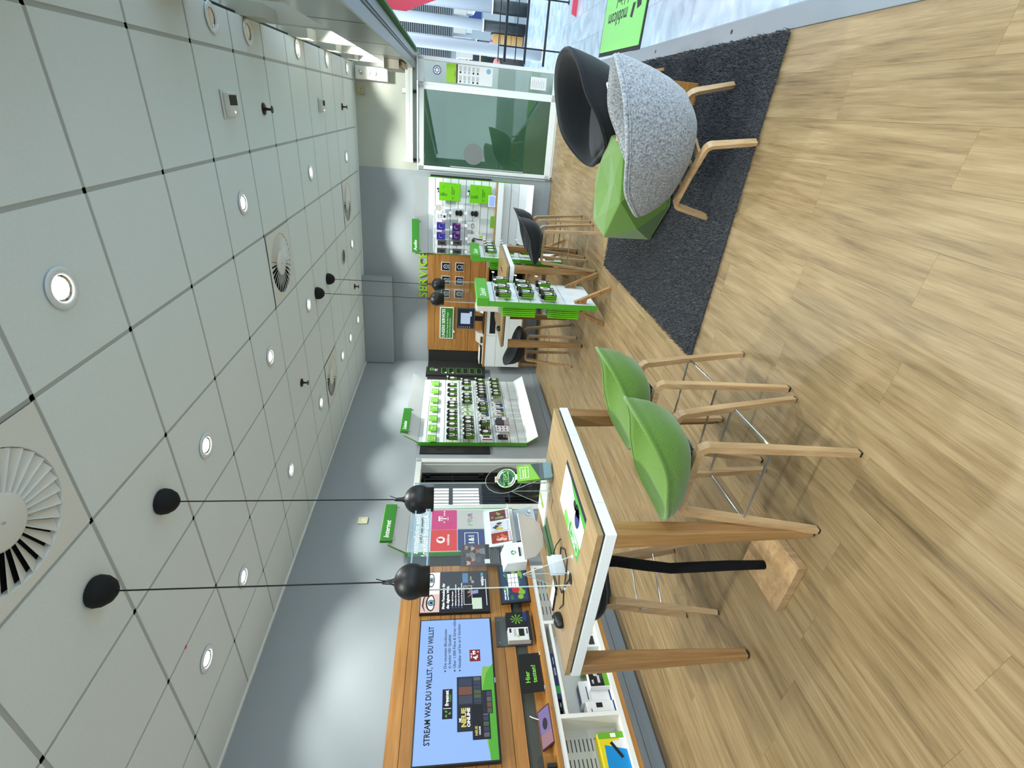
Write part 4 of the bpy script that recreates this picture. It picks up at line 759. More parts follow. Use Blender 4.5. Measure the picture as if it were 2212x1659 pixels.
pu.matrix_world = LW(1.90, 0.866, 0.115) @ Matrix.Rotation(-1.05, 4, 'X')
ab = thing('clear_case', 'clear acrylic case with small dark parts at the near end of the ledge', 'case', mw=LW(1.60, 0.827, 0.16))
for f in (MB().box(-0.09, 0.09, 0, 0.003, -0.10, 0), MB().box(-0.09, 0.09, 0, 0.13, -0.003, 0), MB().box(-0.09, 0.09, 0, 0.13, -0.10, -0.097), MB().box(0.087, 0.09, 0, 0.13, -0.10, 0), MB().box(-0.09, -0.087, 0, 0.13, -0.10, 0)): f.obj('panel', 'clear_acrylic', ab)
for k in range(4): MB().box(-0.07+k*0.035, -0.045+k*0.035, 0.003, 0.05+0.02*(k % 2), -0.07, -0.03).obj('dark_part', CHAR, ab, bevel=0.004)
cw = MB().tube([tuple(LW(*p) @ Vector((0, 0, 0))) for p in ((2.02, 0.96, 0.031), (2.0, 0.945, 0.05), (1.98, 0.90, 0.055), (1.975, 0.85, 0.07), (1.975, 0.829, 0.08))], 0.004, 6).obj('white_cable', WHITE); tag(cw, 'white cable from the grey strip down to the ledge', 'cable')
# ---------------------------------------------------------------- folded wall panels
DARKB = mat('dark_backing', '232423', 0.75)
for t0, t1, z0_, z1, nm in ((5.45, 7.75, 1.04, 2.02, 'hanging accessory panel'), (3.495, 4.30, 0.90, 2.03, 'internet panel'), (8.10, 8.42, 1.0, 2.03, 'corner beside the service panel')):
    tag(MB().box(t0, t1, z0_, z1, 0.001, 0.022).obj('dark_backing', DARKB, mw=FL), 'flat dark board on the wall behind the '+nm, 'board')
def fold_panel(name, label, F, t0, t1, zb, zf, df, z_flap, d_flap, grooves, bot=None):
    t = thing(name, label, 'display panel', mw=F)
    gs = [zf]+grooves+[zb]
    for a, b in zip(gs, gs[1:]): MB().box(t0, t1, b+0.0035, a-0.0035, df-0.012, df).obj('slat', WHITE, t)
    MB().box(t0, t1, zb, zf, 0.026, df-0.011).obj('core', mat('panel_core', '2D2F2D', 0.8), t)
    MB().box(t0-0.012, t0, zb, zf, 0.026, df+0.001).obj('edge_strip', GREEN, t); MB().box(t1, t1+0.012, zb, zf, 0.026, df+0.001).obj('edge_strip', GREEN, t)
    MB().hexa([(t0, zf, df-0.012), (t1, zf, df-0.012), (t1, zf, df), (t0, zf, df), (t0, z_flap, d_flap-0.012), (t1, z_flap, d_flap-0.012), (t1, z_flap+0.004, d_flap), (t0, z_flap+0.004, d_flap)]).obj('top_flap', WHITE, t)
    MB().hexa([(t0-0.012, zf, df-0.012), (t0, zf, df-0.012), (t0, zf, df), (t0-0.012, zf, df), (t0-0.012, z_flap, d_flap-0.012), (t0, z_flap, d_flap-0.012), (t0, z_flap+0.004, d_flap), (t0-0.012, z_flap+0.004, d_flap)]).obj('edge_strip', GREEN, t)
    if bot:
        zq, dq = bot
        MB().hexa([(t0, zq, dq-0.012), (t1, zq, dq-0.012), (t1, zq, dq), (t0, zq, dq), (t0, zb, df-0.012), (t1, zb, df-0.012), (t1, zb, df), (t0, zb, df)]).obj('bottom_flap', WHITE, t)
        MB().hexa([(t0-0.012, zq, dq-0.012), (t0, zq, dq-0.012), (t0, zq, dq), (t0-0.012, zq, dq), (t0-0.012, zb, df-0.012), (t0, zb, df-0.012), (t0, zb, df), (t0-0.012, zb, df)]).obj('edge_strip', GREEN, t)
    return t
def top_sign(F, t0, t1, z0, z1, d, word, label, shear=0.0, size=0.062):
    t = thing('topic_sign', label, 'sign', 0, 0, 'green topic signs on the white panels', mw=F @ Matrix.Translation(((t0+t1)/2, (z0+z1)/2, d))); w = (t1-t0)/2; h = (z1-z0)/2
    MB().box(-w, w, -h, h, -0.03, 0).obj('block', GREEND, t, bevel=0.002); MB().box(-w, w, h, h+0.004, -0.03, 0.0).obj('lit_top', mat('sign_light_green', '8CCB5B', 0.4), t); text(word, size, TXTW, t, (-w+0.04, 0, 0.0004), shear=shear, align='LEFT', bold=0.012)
    for a in (-w+0.03, w-0.03): MB().box(a-0.008, a+0.008, -h-0.03, -h, -0.022, -0.006).obj('clip', CHROME, t)
    return t
zp = fold_panel('display_wall', 'big white panel on the left wall hung with accessory packs', FL, 5.632, 7.51, 0.50, 2.05, 0.08, 2.245, 0.20, [1.94, 1.80, 1.69, 1.57, 1.455, 1.335, 1.215, 1.095, 0.975, 0.855, 0.735, 0.615], (0.345, 0.195))
top_sign(FL, 5.67, 6.29, 2.185, 2.295, 0.235, 'Zubehör', 'green sign reading Zubehör on the left wall panel', 0.25)
ip = fold_panel('internet_panel', 'white internet panel with four coloured provider squares', FL, 3.648, 4.28, 0.86, 2.05, 0.08, 2.225, 0.20, [], None)
top_sign(FL, 3.66, 4.20, 2.188, 2.31, 0.24, 'Internet', 'green sign reading Internet on the left wall', 0.25, 0.075)
def tile(t0, t1, z0, z1, m, label):
    x = thing('provider_square', label, 'sign', 0, 0, 'coloured squares on the internet panel', mw=LW((t0+t1)/2, (z0+z1)/2, 0.081)); w, h = (t1-t0)/2, (z1-z0)/2; MB().box(-w, w, -h, h, 0, 0.004).obj('board', m, x); return x
x = tile(3.963, 4.262, 1.517, 1.80, MAGENTA, 'magenta square with white letter T'); text('T', 0.13, TXTW, x, (0.01, 0.015, 0.005), bold=0.012)
for a in (-0.045, 0.065, 0.095, 0.125): MB().box(a-0.008, a+0.008, -0.008, 0.008, 0.004, 0.0055).obj('dot', TXTW, x)
MB().box(-0.022, -0.014, 0.015, 0.062, 0.004, 0.0055).obj('serif', TXTW, x); MB().box(0.034, 0.042, 0.015, 0.062, 0.004, 0.0055).obj('serif', TXTW, x); MB().box(-0.015, 0.035, -0.045, -0.037, 0.004, 0.0055).obj('serif', TXTW, x)
x = tile(3.655, 3.955, 1.517, 1.80, mat('square_red', 'D4201E', 0.4), 'red square with white ring mark'); MB().ell(0, 0.035, 0.046, 0.046, 0.004, 0.005, 28).obj('ring_mark', TXTW, x); MB().ell(0.003, 0.030, 0.022, 0.020, 0.005, 0.006, 20).obj('drop_mark', M['square_red'], x); MB().tube([(0.0, 0.045, 0.0055), (0.012, 0.062, 0.0055), (0.025, 0.068, 0.0055)], [0.014, 0.010, 0.004], 8).obj('drop_mark', M['square_red'], x); text('vodafone', 0.042, TXTW, x, (0, -0.045, 0.005), bold=0.015)
x = tile(3.963, 4.262, 1.215, 1.508, GREYP, 'pale grey square with coloured letters'); 
for k, (ch, cc) in enumerate((('P', '7DB43C'), ('Ÿ', '3E8E7A'), ('U', 'B0204C'), ('R', '3A5A78'))): text(ch, 0.075, mat('letter_'+cc, cc, 0.5), x, (-0.085+k*0.052, 0.0, 0.005), bold=0.01)
x = tile(3.655, 3.955, 1.215, 1.508, NAVY, 'navy square with white framed 1&1')
for q in (MB().box(-0.10, 0.10, 0.068, 0.074, 0.004, 0.005), MB().box(-0.10, 0.10, -0.079, -0.073, 0.004, 0.005), MB().box(-0.10, -0.094, -0.079, 0.074, 0.004, 0.005), MB().box(0.094, 0.10, -0.079, 0.074, 0.004, 0.005)): q.obj('frame_line', TXTW, x)
text('1&1', 0.085, TXTW, x, (0, -0.003, 0.005), bold=0.02)
wh = thing('leaflet_holder', 'white sloping holder with three picture leaflets below the squares', 'holder', mw=tilt(LW(3.94, 0.93, 0.16), -0.22)); MB().box(-0.27, 0.27, 0.0, 0.285, -0.02, 0).obj('back', WHITE, wh); MB().box(-0.27, 0.27, -0.01, 0.0, -0.02, 0.05).obj('tray', WHITE, wh)
lf = [('leaflet with red and dark family picture in the white holder', 0.17, ('6B2A24', '8A8A60', '3A3030')), ('leaflet with blue figure on white in the white holder', 0.0, ('C9CED6', '2A3566', 'C2A83C')), ('leaflet with glowing red scene in the white holder', -0.165, ('8A2A1E', 'C2603A', 'D8B0A0'))]
random.seed(8)
for lb, a, cs in lf:
    x = thing('leaflet', lb, 'leaflet', 0, 0, 'leaflets in the white holder', mw=tilt(LW(3.94, 0.93, 0.16), -0.22) @ Matrix.Translation((a, 0.003, 0.006))); MB().box(-0.072, 0.072, 0, 0.215, 0, 0.003).obj('sheet', mat('leaf_'+cs[0], cs[0], 0.5), x)
    for k in range(9): MB().ell(random.uniform(-0.045, 0.045), random.uniform(0.05, 0.18), random.uniform(0.012, 0.028), random.uniform(0.012, 0.035), 0.003, 0.0034+0.0001*k, 10).obj('picture_shape', mat('leaf_'+cs[1+k % 2], cs[1+k % 2], 0.5), x)
    MB().box(-0.07, 0.07, 0.005, 0.03, 0.003, 0.0036).obj('caption', mat('caption', 'B9BAC4', 0.5), x)
pp = thing('people_poster', 'dark poster of several faces below the dark board', 'poster', mw=LW(3.57, 1.265, 0.10)); MB().box(-0.142, 0.142, -0.215, 0.215, 0, 0.005).obj('sheet', mat('poster_dark', '34373A', 0.5), pp); MB().box(-0.05, 0.05, -0.1, 0.1, -0.078, 0).obj('standoff', DARKB, pp)
SK = [mat('face_a', 'A87C68', 0.6), mat('face_b', 'C49A86', 0.6), mat('face_c', '8A6250', 0.6)]
for k, (a, b) in enumerate(((0.10, 0.165), (0.085, 0.10), (0.0, 0.155), (-0.06, 0.10), (-0.105, 0.15), (0.05, 0.05))):
    MB().ell(a, b, 0.026, 0.034, 0.005, 0.0062+0.0001*k, 16).obj('face', SK[k % 3], pp); MB().ell(a, b+0.022, 0.028, 0.018, 0.005, 0.0068+0.0001*k, 14).obj('hair', CHAR, pp); MB().prism([(a-0.045, b-0.09), (a+0.045, b-0.09), (a+0.03, b-0.03), (a-0.03, b-0.03)], 0.005, 0.0058+0.0001*k).obj('shoulders', mat('cloth_%d' % (k % 3), ('4A505A', '5E3038', '6E737A')[k % 3], 0.7), pp)
for q in range(6): MB().box(-0.12, 0.10-0.02*(q % 3), -0.09-q*0.018, -0.084-q*0.018, 0.005, 0.006).obj('print_line', M['print_grey'], pp)
MB().box(-0.115, -0.06, -0.085, -0.03, 0.0062, 0.0075).obj('code_field', PAPER, pp)
rc = thing('recycling_box', 'white collection box with green recycling arrows and slot', 'box', mw=LW(3.455, 0.827, 0.27)); MB().hexa([(-0.13, 0, -0.20), (0.13, 0, -0.20), (0.13, 0, 0), (-0.13, 0, 0), (-0.13, 0.245, -0.20), (0.13, 0.245, -0.20), (0.13, 0.20, -0.03), (-0.13, 0.20, -0.03)]).obj('carton', WHITE, rc, bevel=0.002); MB().box(-0.055, 0.055, 0.055, 0.070, -0.010, 0.002).obj('slot', CHAR, rc)
for k in range(3):
    a = k*2.094; MB().prism([(0.026*math.cos(a+q)+0.0, 0.125+0.026*math.sin(a+q)) for q in (0, 0.5, 1.0, 1.4)]+[(0.017*math.cos(a+q), 0.125+0.017*math.sin(a+q)) for q in (1.4, 1.0, 0.5, 0)], -0.024, -0.012).obj('arrow', mat('recycle_green', '3E9A3E', 0.5), rc)
pg = thing('picture_board', 'pale blue picture sheet low below the internet panel', 'leaflet', mw=tilt(LW(4.02, 0.62, 0.13), -0.25)); MB().box(-0.24, 0.24, 0, 0.27, -0.004, 0).obj('sheet', mat('pale_blue', 'A9BAC6', 0.5), pg); MB().box(-0.24, 0.24, 0.27, 0.278, -0.004, 0.003).obj('rail', GREYP, pg)
for k in range(6): MB().ell(0.08+0.02*k, 0.10-0.01*k, 0.03, 0.02, 0, 0.0006+k*0.0001, 10).obj('figure', mat('fig_%d' % (k % 2), ('6E7F8C', 'D6DADC')[k % 2], 0.6), pg)
wt = thing('wall_sensor', 'small cream square unit high on the left wall above the internet sign', 'sensor', mw=LW(4.19, 2.575, 0.0)); MB().box(-0.05, 0.05, -0.055, 0.055, 0.001, 0.02).obj('case', mat('cream_case', 'CFC9A8', 0.5), wt, bevel=0.006); MB().box(-0.012, 0.012, -0.012, 0.012, 0.02, 0.022).obj('button', WHITE, wt)
# dark strip board with six green framed pictures
sq_ = thing('picture_board', 'narrow dark board with six green framed pictures', 'board', mw=LW(7.925, 0, 0.04)); MB().box(-0.165, 0.155, 0.985, 2.05, -0.039, 0.012).obj('board', DARKB, sq_, bevel=0.002)
for k, zc in enumerate((1.722, 1.596, 1.460, 1.335, 1.210, 1.085)):
    f = MB().box(-0.105, 0.115, zc-0.052, zc+0.052, 0.012, 0.016).obj('frame', mat('frame_green', '5E9A5A', 0.5), sq_); MB().box(-0.095, 0.105, zc-0.043, zc+0.043, 0.016, 0.0175).obj('picture', mat('picture_dark', '1A241A', 0.5), f)
    if k < 2: MB().ell(-0.075, zc-0.028, 0.018, 0.018, 0.0175, 0.0185, 12).obj('white_dot', TXTW, f)
h_ = MB().box(0.0, 0.10, 1.915, 1.985, 0.012, 0.015).obj('head_icon', mat('icon_green', '54A84A', 0.5), sq_); MB().box(0.03, 0.07, 1.935, 1.965, 0.015, 0.016).obj('icon_core', INK, h_); text('SMART', 0.03, TXTW, sq_, (0.03, 1.885, 0.0125), bold=0.02); text('HOME', 0.03, TXTW, sq_, (0.03, 1.855, 0.0125), bold=0.02)
# ---------------------------------------------------------------- icons and packs on the accessory panel
for k, t in enumerate((7.325, 7.053, 6.763, 6.494, 6.217, 5.95, 5.686)):
    nm = ('headset', 'plug', 'case', 'charger', 'folder', 'speaker', 'phone')[k]
    x = thing('topic_card', 'green card with white %s icon above the packs, %s from near end' % (nm, ('seventh', 'sixth', 'fifth', 'fourth', 'third', 'second', 'first')[k]), 'card', 0, 0, 'green icon cards above the packs', mw=LW(t, 1.862, 0.112))
    MB().prism([(-0.085, -0.06), (0.07, -0.06), (0.085, -0.045), (0.085, 0.06), (-0.085, 0.06)], -0.004, 0).obj('card', mat('card_green', '74B83A', 0.5), x); MB().box(-0.05, 0.05, -0.01, 0.01, -0.031, -0.004).obj('holder', WHITE, x); PWp = mat('pale_print', 'D6EBC4', 0.5)
    if k in (1, 3): MB().tube([(0.034*math.cos(q/14*2*PI), 0.014+0.034*math.sin(q/14*2*PI), 0.001) for q in range(15)], 0.004, 6).obj('icon', PWp, x); MB().box(-0.012, 0.012, 0.010, 0.018, 0, 0.0015).obj('icon', PWp, x)
    elif k == 5: MB().prism([(-0.03, 0.0), (0.0, 0.0), (0.025, 0.035), (0.025, -0.02), (0, 0.0)], 0, 0.0015).obj('icon', PWp, x); MB().box(-0.035, -0.01, 0.0, 0.025, 0, 0.0016).obj('icon', PWp, x)
    else:
        for q in (MB().box(-0.03, 0.03, 0.040, 0.045, 0, 0.0015), MB().box(-0.03, 0.03, -0.012, -0.007, 0, 0.0015), MB().box(-0.03, -0.025, -0.012, 0.045, 0, 0.0015), MB().box(0.025, 0.03, -0.012, 0.045, 0, 0.0015)): q.obj('icon', PWp, x)
    MB().box(-0.035, 0.035, -0.042, -0.034, 0, 0.0012).obj('print_line', PWp, x)
PK = mat('pack_black', '17181A', 0.45); PKG = mat('pack_green', '62A01E', 0.5); PKGD = mat('pack_green_dark', '35641A', 0.5)
def pack_proto(kind):
    """front at z = 0, hanging point at y = 0.078; sides green, face black"""
    t = thing('accessory_pack', 'pack', 'pack', (0, 0, -5))
    MB().box(-0.042, 0.042, -0.078, 0.078, -0.003, 0).obj('face_card', PK, t); MB().box(-0.042, 0.042, -0.076, 0.040, -0.016, -0.003).obj('side_box', PKG, t)
    MB().box(-0.042, 0.042, 0.040, 0.050, -0.016, -0.003).obj('side_top', PKGD, t)
    if kind == 'oval': MB().ell(0, 0.004, 0.030, 0.042, 0, 0.0012, 22).obj('window', PAPER, t); MB().box(-0.004, 0.006, -0.018, 0.024, 0.0012, 0.0022).obj('item', GREYP, t)
    if kind == 'ring': MB().tube([(0.023*math.cos(q/20*2*PI), 0.004+0.036*math.sin(q/20*2*PI), 0.001) for q in range(21)], 0.006, 6, cap=False).obj('window', PAPER, t)
    if kind == 'hook': MB().tube([(-0.022, 0.04, 0.001)]+[(-0.022*math.cos(q*PI/8), -0.004-0.030*math.sin(q*PI/8), 0.001) for q in range(9)]+[(0.022, 0.04, 0.001)], 0.006, 6).obj('window', PAPER, t); MB().box(-0.028, -0.014, 0.034, 0.046, 0.001, 0.004).obj('plug', mat('plug_green', '8CC97A', 0.5), t)
    MB().box(-0.026, 0.012, -0.068, -0.062, 0, 0.001).obj('print_line', GREYP, t); MB().box(-0.026, 0.02, -0.057, -0.053, 0, 0.001).obj('print_line', GREYP, t)
    return t
def hide_proto(t):
    for c in list(t.children): bpy.data.objects.remove(c)
    bpy.data.objects.remove(t)
PR = {k: pack_proto(k) for k in ('oval', 'ring', 'hook')}
hook_me = MB().cyl((0, 0, 0.0), (0, 0, 0.135), 0.0028, n=6).tube([(0, 0, 0.135), (0, 0.006, 0.15), (0, 0.016, 0.162)], 0.0028, 6).mesh('hook', CHROME); tag_me = MB().box(-0.020, 0.020, -0.012, 0.016, 0.146, 0.149).mesh('price_tag', TXTW)
def add_hook(panel, t, z, d=0.08):
    h = link('hook', hook_me, panel, (t, z, d)); link('price_tag', tag_me, h, (0, 0, 0)); return h
rows = [('top', 1.577, [(7.372, 'oval'), (7.13, 'oval'), (6.952, 'oval'), (6.798, 'oval'), (6.671, 'white'), (6.532, 'oval'), (6.44, 'oval'), (6.273, 'oval'), (6.185, 'oval'), (6.067, 'oval'), (5.924, 'oval'), (5.77, 'hook'), (5.63, 'hook')]),
        ('second', 1.338, [(7.293, 'oval'), (7.205, 'oval'), (7.015, 'oval'), (6.808, 'oval'), (6.708, 'ring'), (6.58, 'ring'), (6.354, 'leaf'), (6.231, 'leaf'), (6.097, 'oval'), (5.99, 'oval'), (5.865, 'hook'), (5.768, 'hook'), (5.648, 'hook')]),
        ('third', 1.096, [(7.326, 'oval'), (7.174, 'oval'), (7.07, 'oval'), (6.978, 'oval'), (6.888, 'oval'), (6.795, 'grey'), (6.681, 'blue'), (6.506, 'ring'), (6.354, 'hook'), (6.23, 'blue'), (6.11, 'small'), (5.995, 'hook'), (5.852, 'dark'), (5.737, 'oval'), (5.60, 'phone')]),
        ('bottom', 0.856, [(7.354, 'oval'), (7.206, 'oval'), (7.10, 'oval'), (6.948, 'oval'), (6.856, 'oval'), (6.658, 'case'), (6.517, 'blue'), (6.371, 'blue'), (6.244, 'red'), (6.04, 'bag'), (5.84, 'moustache'), (5.64, 'dark')])]
ORD = ['first', 'second', 'third', 'fourth', 'fifth', 'sixth', 'seventh', 'eighth', 'ninth', 'tenth', 'eleventh', 'twelfth', 'thirteenth', 'fourteenth', 'fifteenth']
DESC = {'oval': 'black pack with white oval window', 'ring': 'black pack with white ring cable', 'hook': 'black pack with white U-shaped cable', 'white': 'white and red blister pack', 'leaf': 'small pale green leaf-printed pack', 'grey': 'black pack with grey oval window', 'blue': 'white blister pack with dark device and blue foot', 'small': 'small white pack with dark plug', 'dark': 'plain dark pack', 'phone': 'white pack with phone and red strip', 'case': 'grey round-topped pouch', 'red': 'white and red earphone pack', 'bag': 'large dark grey pouch pack', 'moustache': 'white card of black moustache stickers'}
GRP = 'packs hanging on the left wall panel'
def special(kind):
    t = thing('accessory_pack', 'x', 'pack'); 
    if kind == 'white': MB().box(-0.045, 0.045, -0.075, 0.075, -0.02, 0).obj('card', BX, t); MB().box(-0.045, 0.045, -0.075, -0.055, 0, 0.001).obj('red_strip', mat('pack_red', '9C1A30', 0.5), t); MB().ell(0.0, 0.02, 0.016, 0.02, 0, 0.004, 12).obj('item', CHAR, t)
    elif kind == 'leaf': MB().box(-0.04, 0.04, -0.05, 0.065, -0.01, 0).obj('card', mat('leaf_card', 'C9D8B4', 0.6), t); MB().prism([(-0.03, -0.01), (0.01, -0.02), (0.035, 0.03), (-0.005, 0.025)], 0, 0.001).obj('leaf', mat('leaf_mid', '5E9A3A', 0.6), t); MB().prism([(-0.02, 0.02), (0.02, 0.03), (0.0, 0.05)], 0.001, 0.002).obj('white_leaf', TXTW, t)
    elif kind == 'grey': MB().box(-0.042, 0.042, -0.078, 0.078, -0.02, 0).obj('card', PK, t); MB().ell(0, 0.004, 0.032, 0.042, 0, 0.002, 20).obj('window', mat('grey_oval', '6C6C68', 0.5), t)
    elif kind in ('blue', 'red'): MB().box(-0.042, 0.042, -0.03, 0.07, -0.015, 0).obj('card', BX, t); MB().box(-0.042, 0.042, -0.078, -0.03, -0.015, 0).obj('foot', mat('foot_blue', '3A5A8C', 0.5) if kind == 'blue' else M['leaf_mid'], t); MB().prism([(-0.02, -0.045), (0.015, -0.045), (0.025, 0.03), (-0.005, 0.045)], 0, 0.006).obj('device', CHAR if kind == 'blue' else mat('rose', 'A0606A', 0.5), t)
    elif kind == 'small': MB().box(-0.04, 0.04, -0.02, 0.08, -0.02, 0).obj('card', BX, t); MB().ell(0.0, 0.03, 0.014, 0.018, 0, 0.006, 12).obj('plug', CHAR, t)
    elif kind == 'dark': MB().box(-0.045, 0.045, -0.07, 0.07, -0.03, 0).obj('card', INK, t); MB().box(-0.03, 0.03, -0.02, -0.012, 0, 0.001).obj('print_line', GREYP, t); MB().box(-0.045, 0.045, -0.07, -0.04, 0, 0.001).obj('tan_field', mat('tan_field', '8A6A50', 0.6), t)
    elif kind == 'phone': MB().box(-0.06, 0.06, -0.08, 0.075, -0.03, 0).obj('card', BX, t); MB().box(0.0, 0.04, -0.05, 0.045, 0, 0.004).obj('phone', CHAR, t); MB().box(-0.06, -0.035, -0.08, 0.06, 0, 0.003).obj('red_strip', mat('pack_red', '9C1A30', 0.5), t)
    elif kind == 'case': MB().prism([(-0.045, -0.08), (0.045, -0.08), (0.045, 0.03), (0.03, 0.06), (-0.03, 0.06), (-0.045, 0.03)], -0.02, 0).obj('pouch', mat('pouch_grey', '8C8E8C', 0.6), t)
    elif kind == 'bag': MB().box(-0.09, 0.09, -0.05, 0.08, -0.03, 0).obj('pouch', mat('pouch_dark', '3C3C42', 0.6), t, bevel=0.006); MB().box(-0.09, 0.09, -0.13, -0.05, -0.02, 0).obj('card', mat('card_rose_grey', '9A9296', 0.6), t); MB().box(0.03, 0.10, -0.09, -0.03, 0, 0.003).obj('label', PAPER, t)
    elif kind == 'moustache':
        MB().box(-0.075, 0.075, -0.10, 0.08, -0.006, 0).obj('card', mat('card_pale', 'D8D0D8', 0.6), t)
        for a in (-0.035, 0.035):
            for b in (-0.06, 0.0, 0.055): MB().prism([(a-0.024, b), (a-0.012, b+0.012), (a, b+0.004), (a+0.012, b+0.012), (a+0.024, b), (a+0.01, b-0.008), (a, b-0.004), (a-0.01, b-0.008)], 0, 0.001).obj('moustache', INK, t)
    return t
for rn, zc, items in rows:
    for k, (t, kd) in enumerate(items):
        n = len(items)-1-k; add_hook(zp, t, zc+0.082)
        lab = '%s, %s from near end, %s hook row' % (DESC[kd], ORD[n], rn); dd = 0.206 if kd in PR else 0.196
        hung = kd in PR
        if hung:
            dup(PR[kd], lab, mw=LW(t, zc, dd), group=GRP)
            dup(PR[kd], 'pack behind the front one, %s from near end, %s hook row' % (ORD[n], rn), mw=LW(t, zc, dd-0.022), group=GRP)
            dup(PR[kd], 'third pack back, %s from near end, %s hook row' % (ORD[n], rn), mw=LW(t, zc, dd-0.044), group=GRP) if kd == 'hook' else None
        else:
            x = special(kd); x.matrix_world = LW(t, zc, dd-0.01); tag(x, lab, 'pack', GRP)

# ---------------------------------------------------------------- back wall: service panel, signs, counter
sp_ = thing('service_backdrop', 'oak slat panel behind the service counter on the back wall', 'wall panel', mw=FB)
for a, b in ((2.05, 1.925), (1.920, 1.302), (1.296, 1.04)): MB().box(0.248, 2.028, b, a, 0.012, 0.040).obj('slat', 'panel_oak', sp_)
MB().box(0.25, 2.026, 1.04, 2.045, 0.001, 0.012).obj('backing', M['slat_gap'], sp_)
tag(MB().box(0.024, 0.243, 0.99, 2.03, 0.001, 0.022).obj('dark_backing', DARKB, mw=FB), 'flat dark board in the back corner beside the oak service panel', 'board')
sv = thing('service_letters', 'lime green letters SERVICE standing on the oak panel', 'lettering', mw=BW(1.655, 2.128, 0.03)); 
me = text_mesh('SERVICE', 0.20, 0.012, 'CENTER', 0, 0.008); xs = [v.co.x for v in me.vertices]
x0_ = 0
for ch in 'SERVICE':
    m1 = text_mesh(ch, 0.205, 0.014, 'LEFT', 0, 0.008).copy(); m1.materials.clear(); m1.materials.append(LIME); w_ = max(v.co.x for v in m1.vertices); o = link('letter', m1, sv, (-0.405+x0_, 0.0, 0.0)); x0_ += w_+0.018
sc_ = 0.80/(x0_-0.018)
for o in sv.children: o.location.x = -0.405+(o.location.x+0.405)*sc_; o.scale.x = sc_
ICON = [(1.825, 1.737), (1.582, 1.733), (1.342, 1.730), (1.827, 1.490), (1.583, 1.490), (1.344, 1.494)]
for k, (t, z) in enumerate(ICON):
    x = thing('service_tile', '%s service icon tile, %s' % ('navy', ('upper right of six', 'upper middle of six, behind the far pendant', 'upper left of six, behind the near one of the far pendants', 'lower right of six', 'lower middle of six', 'lower left of six')[k]), 'sign', 0, 0, 'icon tiles on the service panel', mw=BW(t, z, 0.041))
    MB().box(-0.076, 0.076, -0.076, 0.076, 0, 0.012).obj('border', TXTW, x, bevel=0.004); MB().box(-0.068, 0.068, -0.068, 0.068, 0.012, 0.0135).obj('field', mat('tile_navy', '14182C', 0.4), x)
    for q in (MB().box(-0.034, 0.034, -0.026, -0.020, 0.0135, 0.0145), MB().box(-0.034, -0.028, -0.026, 0.026, 0.0135, 0.0145), MB().box(0.028, 0.034, -0.026, 0.026, 0.0135, 0.0145)): q.obj('icon_line', TXTW, x)
    if k == 3: MB().prism([(-0.034, 0.026), (0, 0.052), (0.034, 0.026), (0.028, 0.022), (0, 0.044), (-0.028, 0.022)], 0.0135, 0.0145).obj('icon_line', TXTW, x)
    else: MB().tube([(0.018*math.cos(q/12*2*PI), 0.024+0.018*math.sin(q/12*2*PI), 0.0142) for q in range(13)], 0.003, 6).obj('icon_line', TXTW, x); MB().box(-0.034, -0.016, 0.020, 0.026, 0.0135, 0.0145).obj('icon_line', TXTW, x); MB().box(0.016, 0.034, 0.020, 0.026, 0.0135, 0.0145).obj('icon_line', TXTW, x)
    MB().box(-0.04, 0.04, -0.050, -0.044, 0.0135, 0.0145).obj('print_line', TXTW, x)
us = thing('services_sign', 'green sign reading UNSERE SERVICES with a speech tail', 'sign', mw=BW(0.79, 1.70, 0.041))
MB().box(-0.302, 0.302, -0.124, 0.124, 0, 0.022).obj('border', TXTW, us); MB().prism([(-0.18, -0.124), (-0.12, -0.124), (-0.18, -0.158)], 0.002, 0.020).obj('speech_tail', TXTW, us); MB().box(-0.288, 0.288, -0.110, 0.110, 0.022, 0.0235).obj('field', GREEND, us)
ptxt('UNSERE SERVICES', 0.54, 0.078, TXTW, us, (-0.275, 0.055, 0.0238), bold=0.02); text('Wir helfen Ihnen bei allen Fragen', 0.036, TXTW, us, (-0.275, -0.015, 0.0238), align='LEFT', bold=0.004); text('rund um das Smartphone.', 0.036, TXTW, us, (-0.275, -0.062, 0.0238), align='LEFT', bold=0.004)
# counter
ct = thing('service_counter', 'white service counter with oak top on oak legs at the back wall', 'counter', mw=FB)
MB().box(0.115, 1.98, 1.000, 1.030, 0.03, 0.50).obj('top', 'panel_oak', ct, bevel=0.002); MB().box(0.125, 1.28, 0.362, 1.0, 0.05, 0.475).obj('carcass', WHITEM, ct)
MB().box(0.12, 0.715, 0.805, 0.996, 0.475, 0.492).obj('drawer', WHITE, ct, bevel=0.002); MB().box(0.72, 1.28, 0.805, 0.996, 0.475, 0.492).obj('drawer', WHITE, ct, bevel=0.002); MB().box(0.12, 1.28, 0.362, 0.800, 0.475, 0.492).obj('door', WHITE, ct, bevel=0.002)
MB().box(0.76, 1.26, 0.83, 0.935, 0.4915, 0.4935).obj('black_panel', BLACK, ct)
MB().box(1.29, 1.97, 0.36, 0.998, 0.05, 0.07).obj('back', BLACKM, ct); MB().box(1.95, 1.97, 0.36, 0.998, 0.07, 0.48).obj('side', BLACKM, ct); MB().box(1.29, 1.95, 0.64, 0.66, 0.07, 0.46).obj('shelf', BLACKM, ct); MB().box(1.64, 1.965, 0.07, 0.332, 0.40, 0.42).obj('oak_front', 'ply_oak', ct); MB().box(0.12, 1.97, 0.340, 0.361, 0.05, 0.49).obj('base_rail', 'leg_oak', ct)
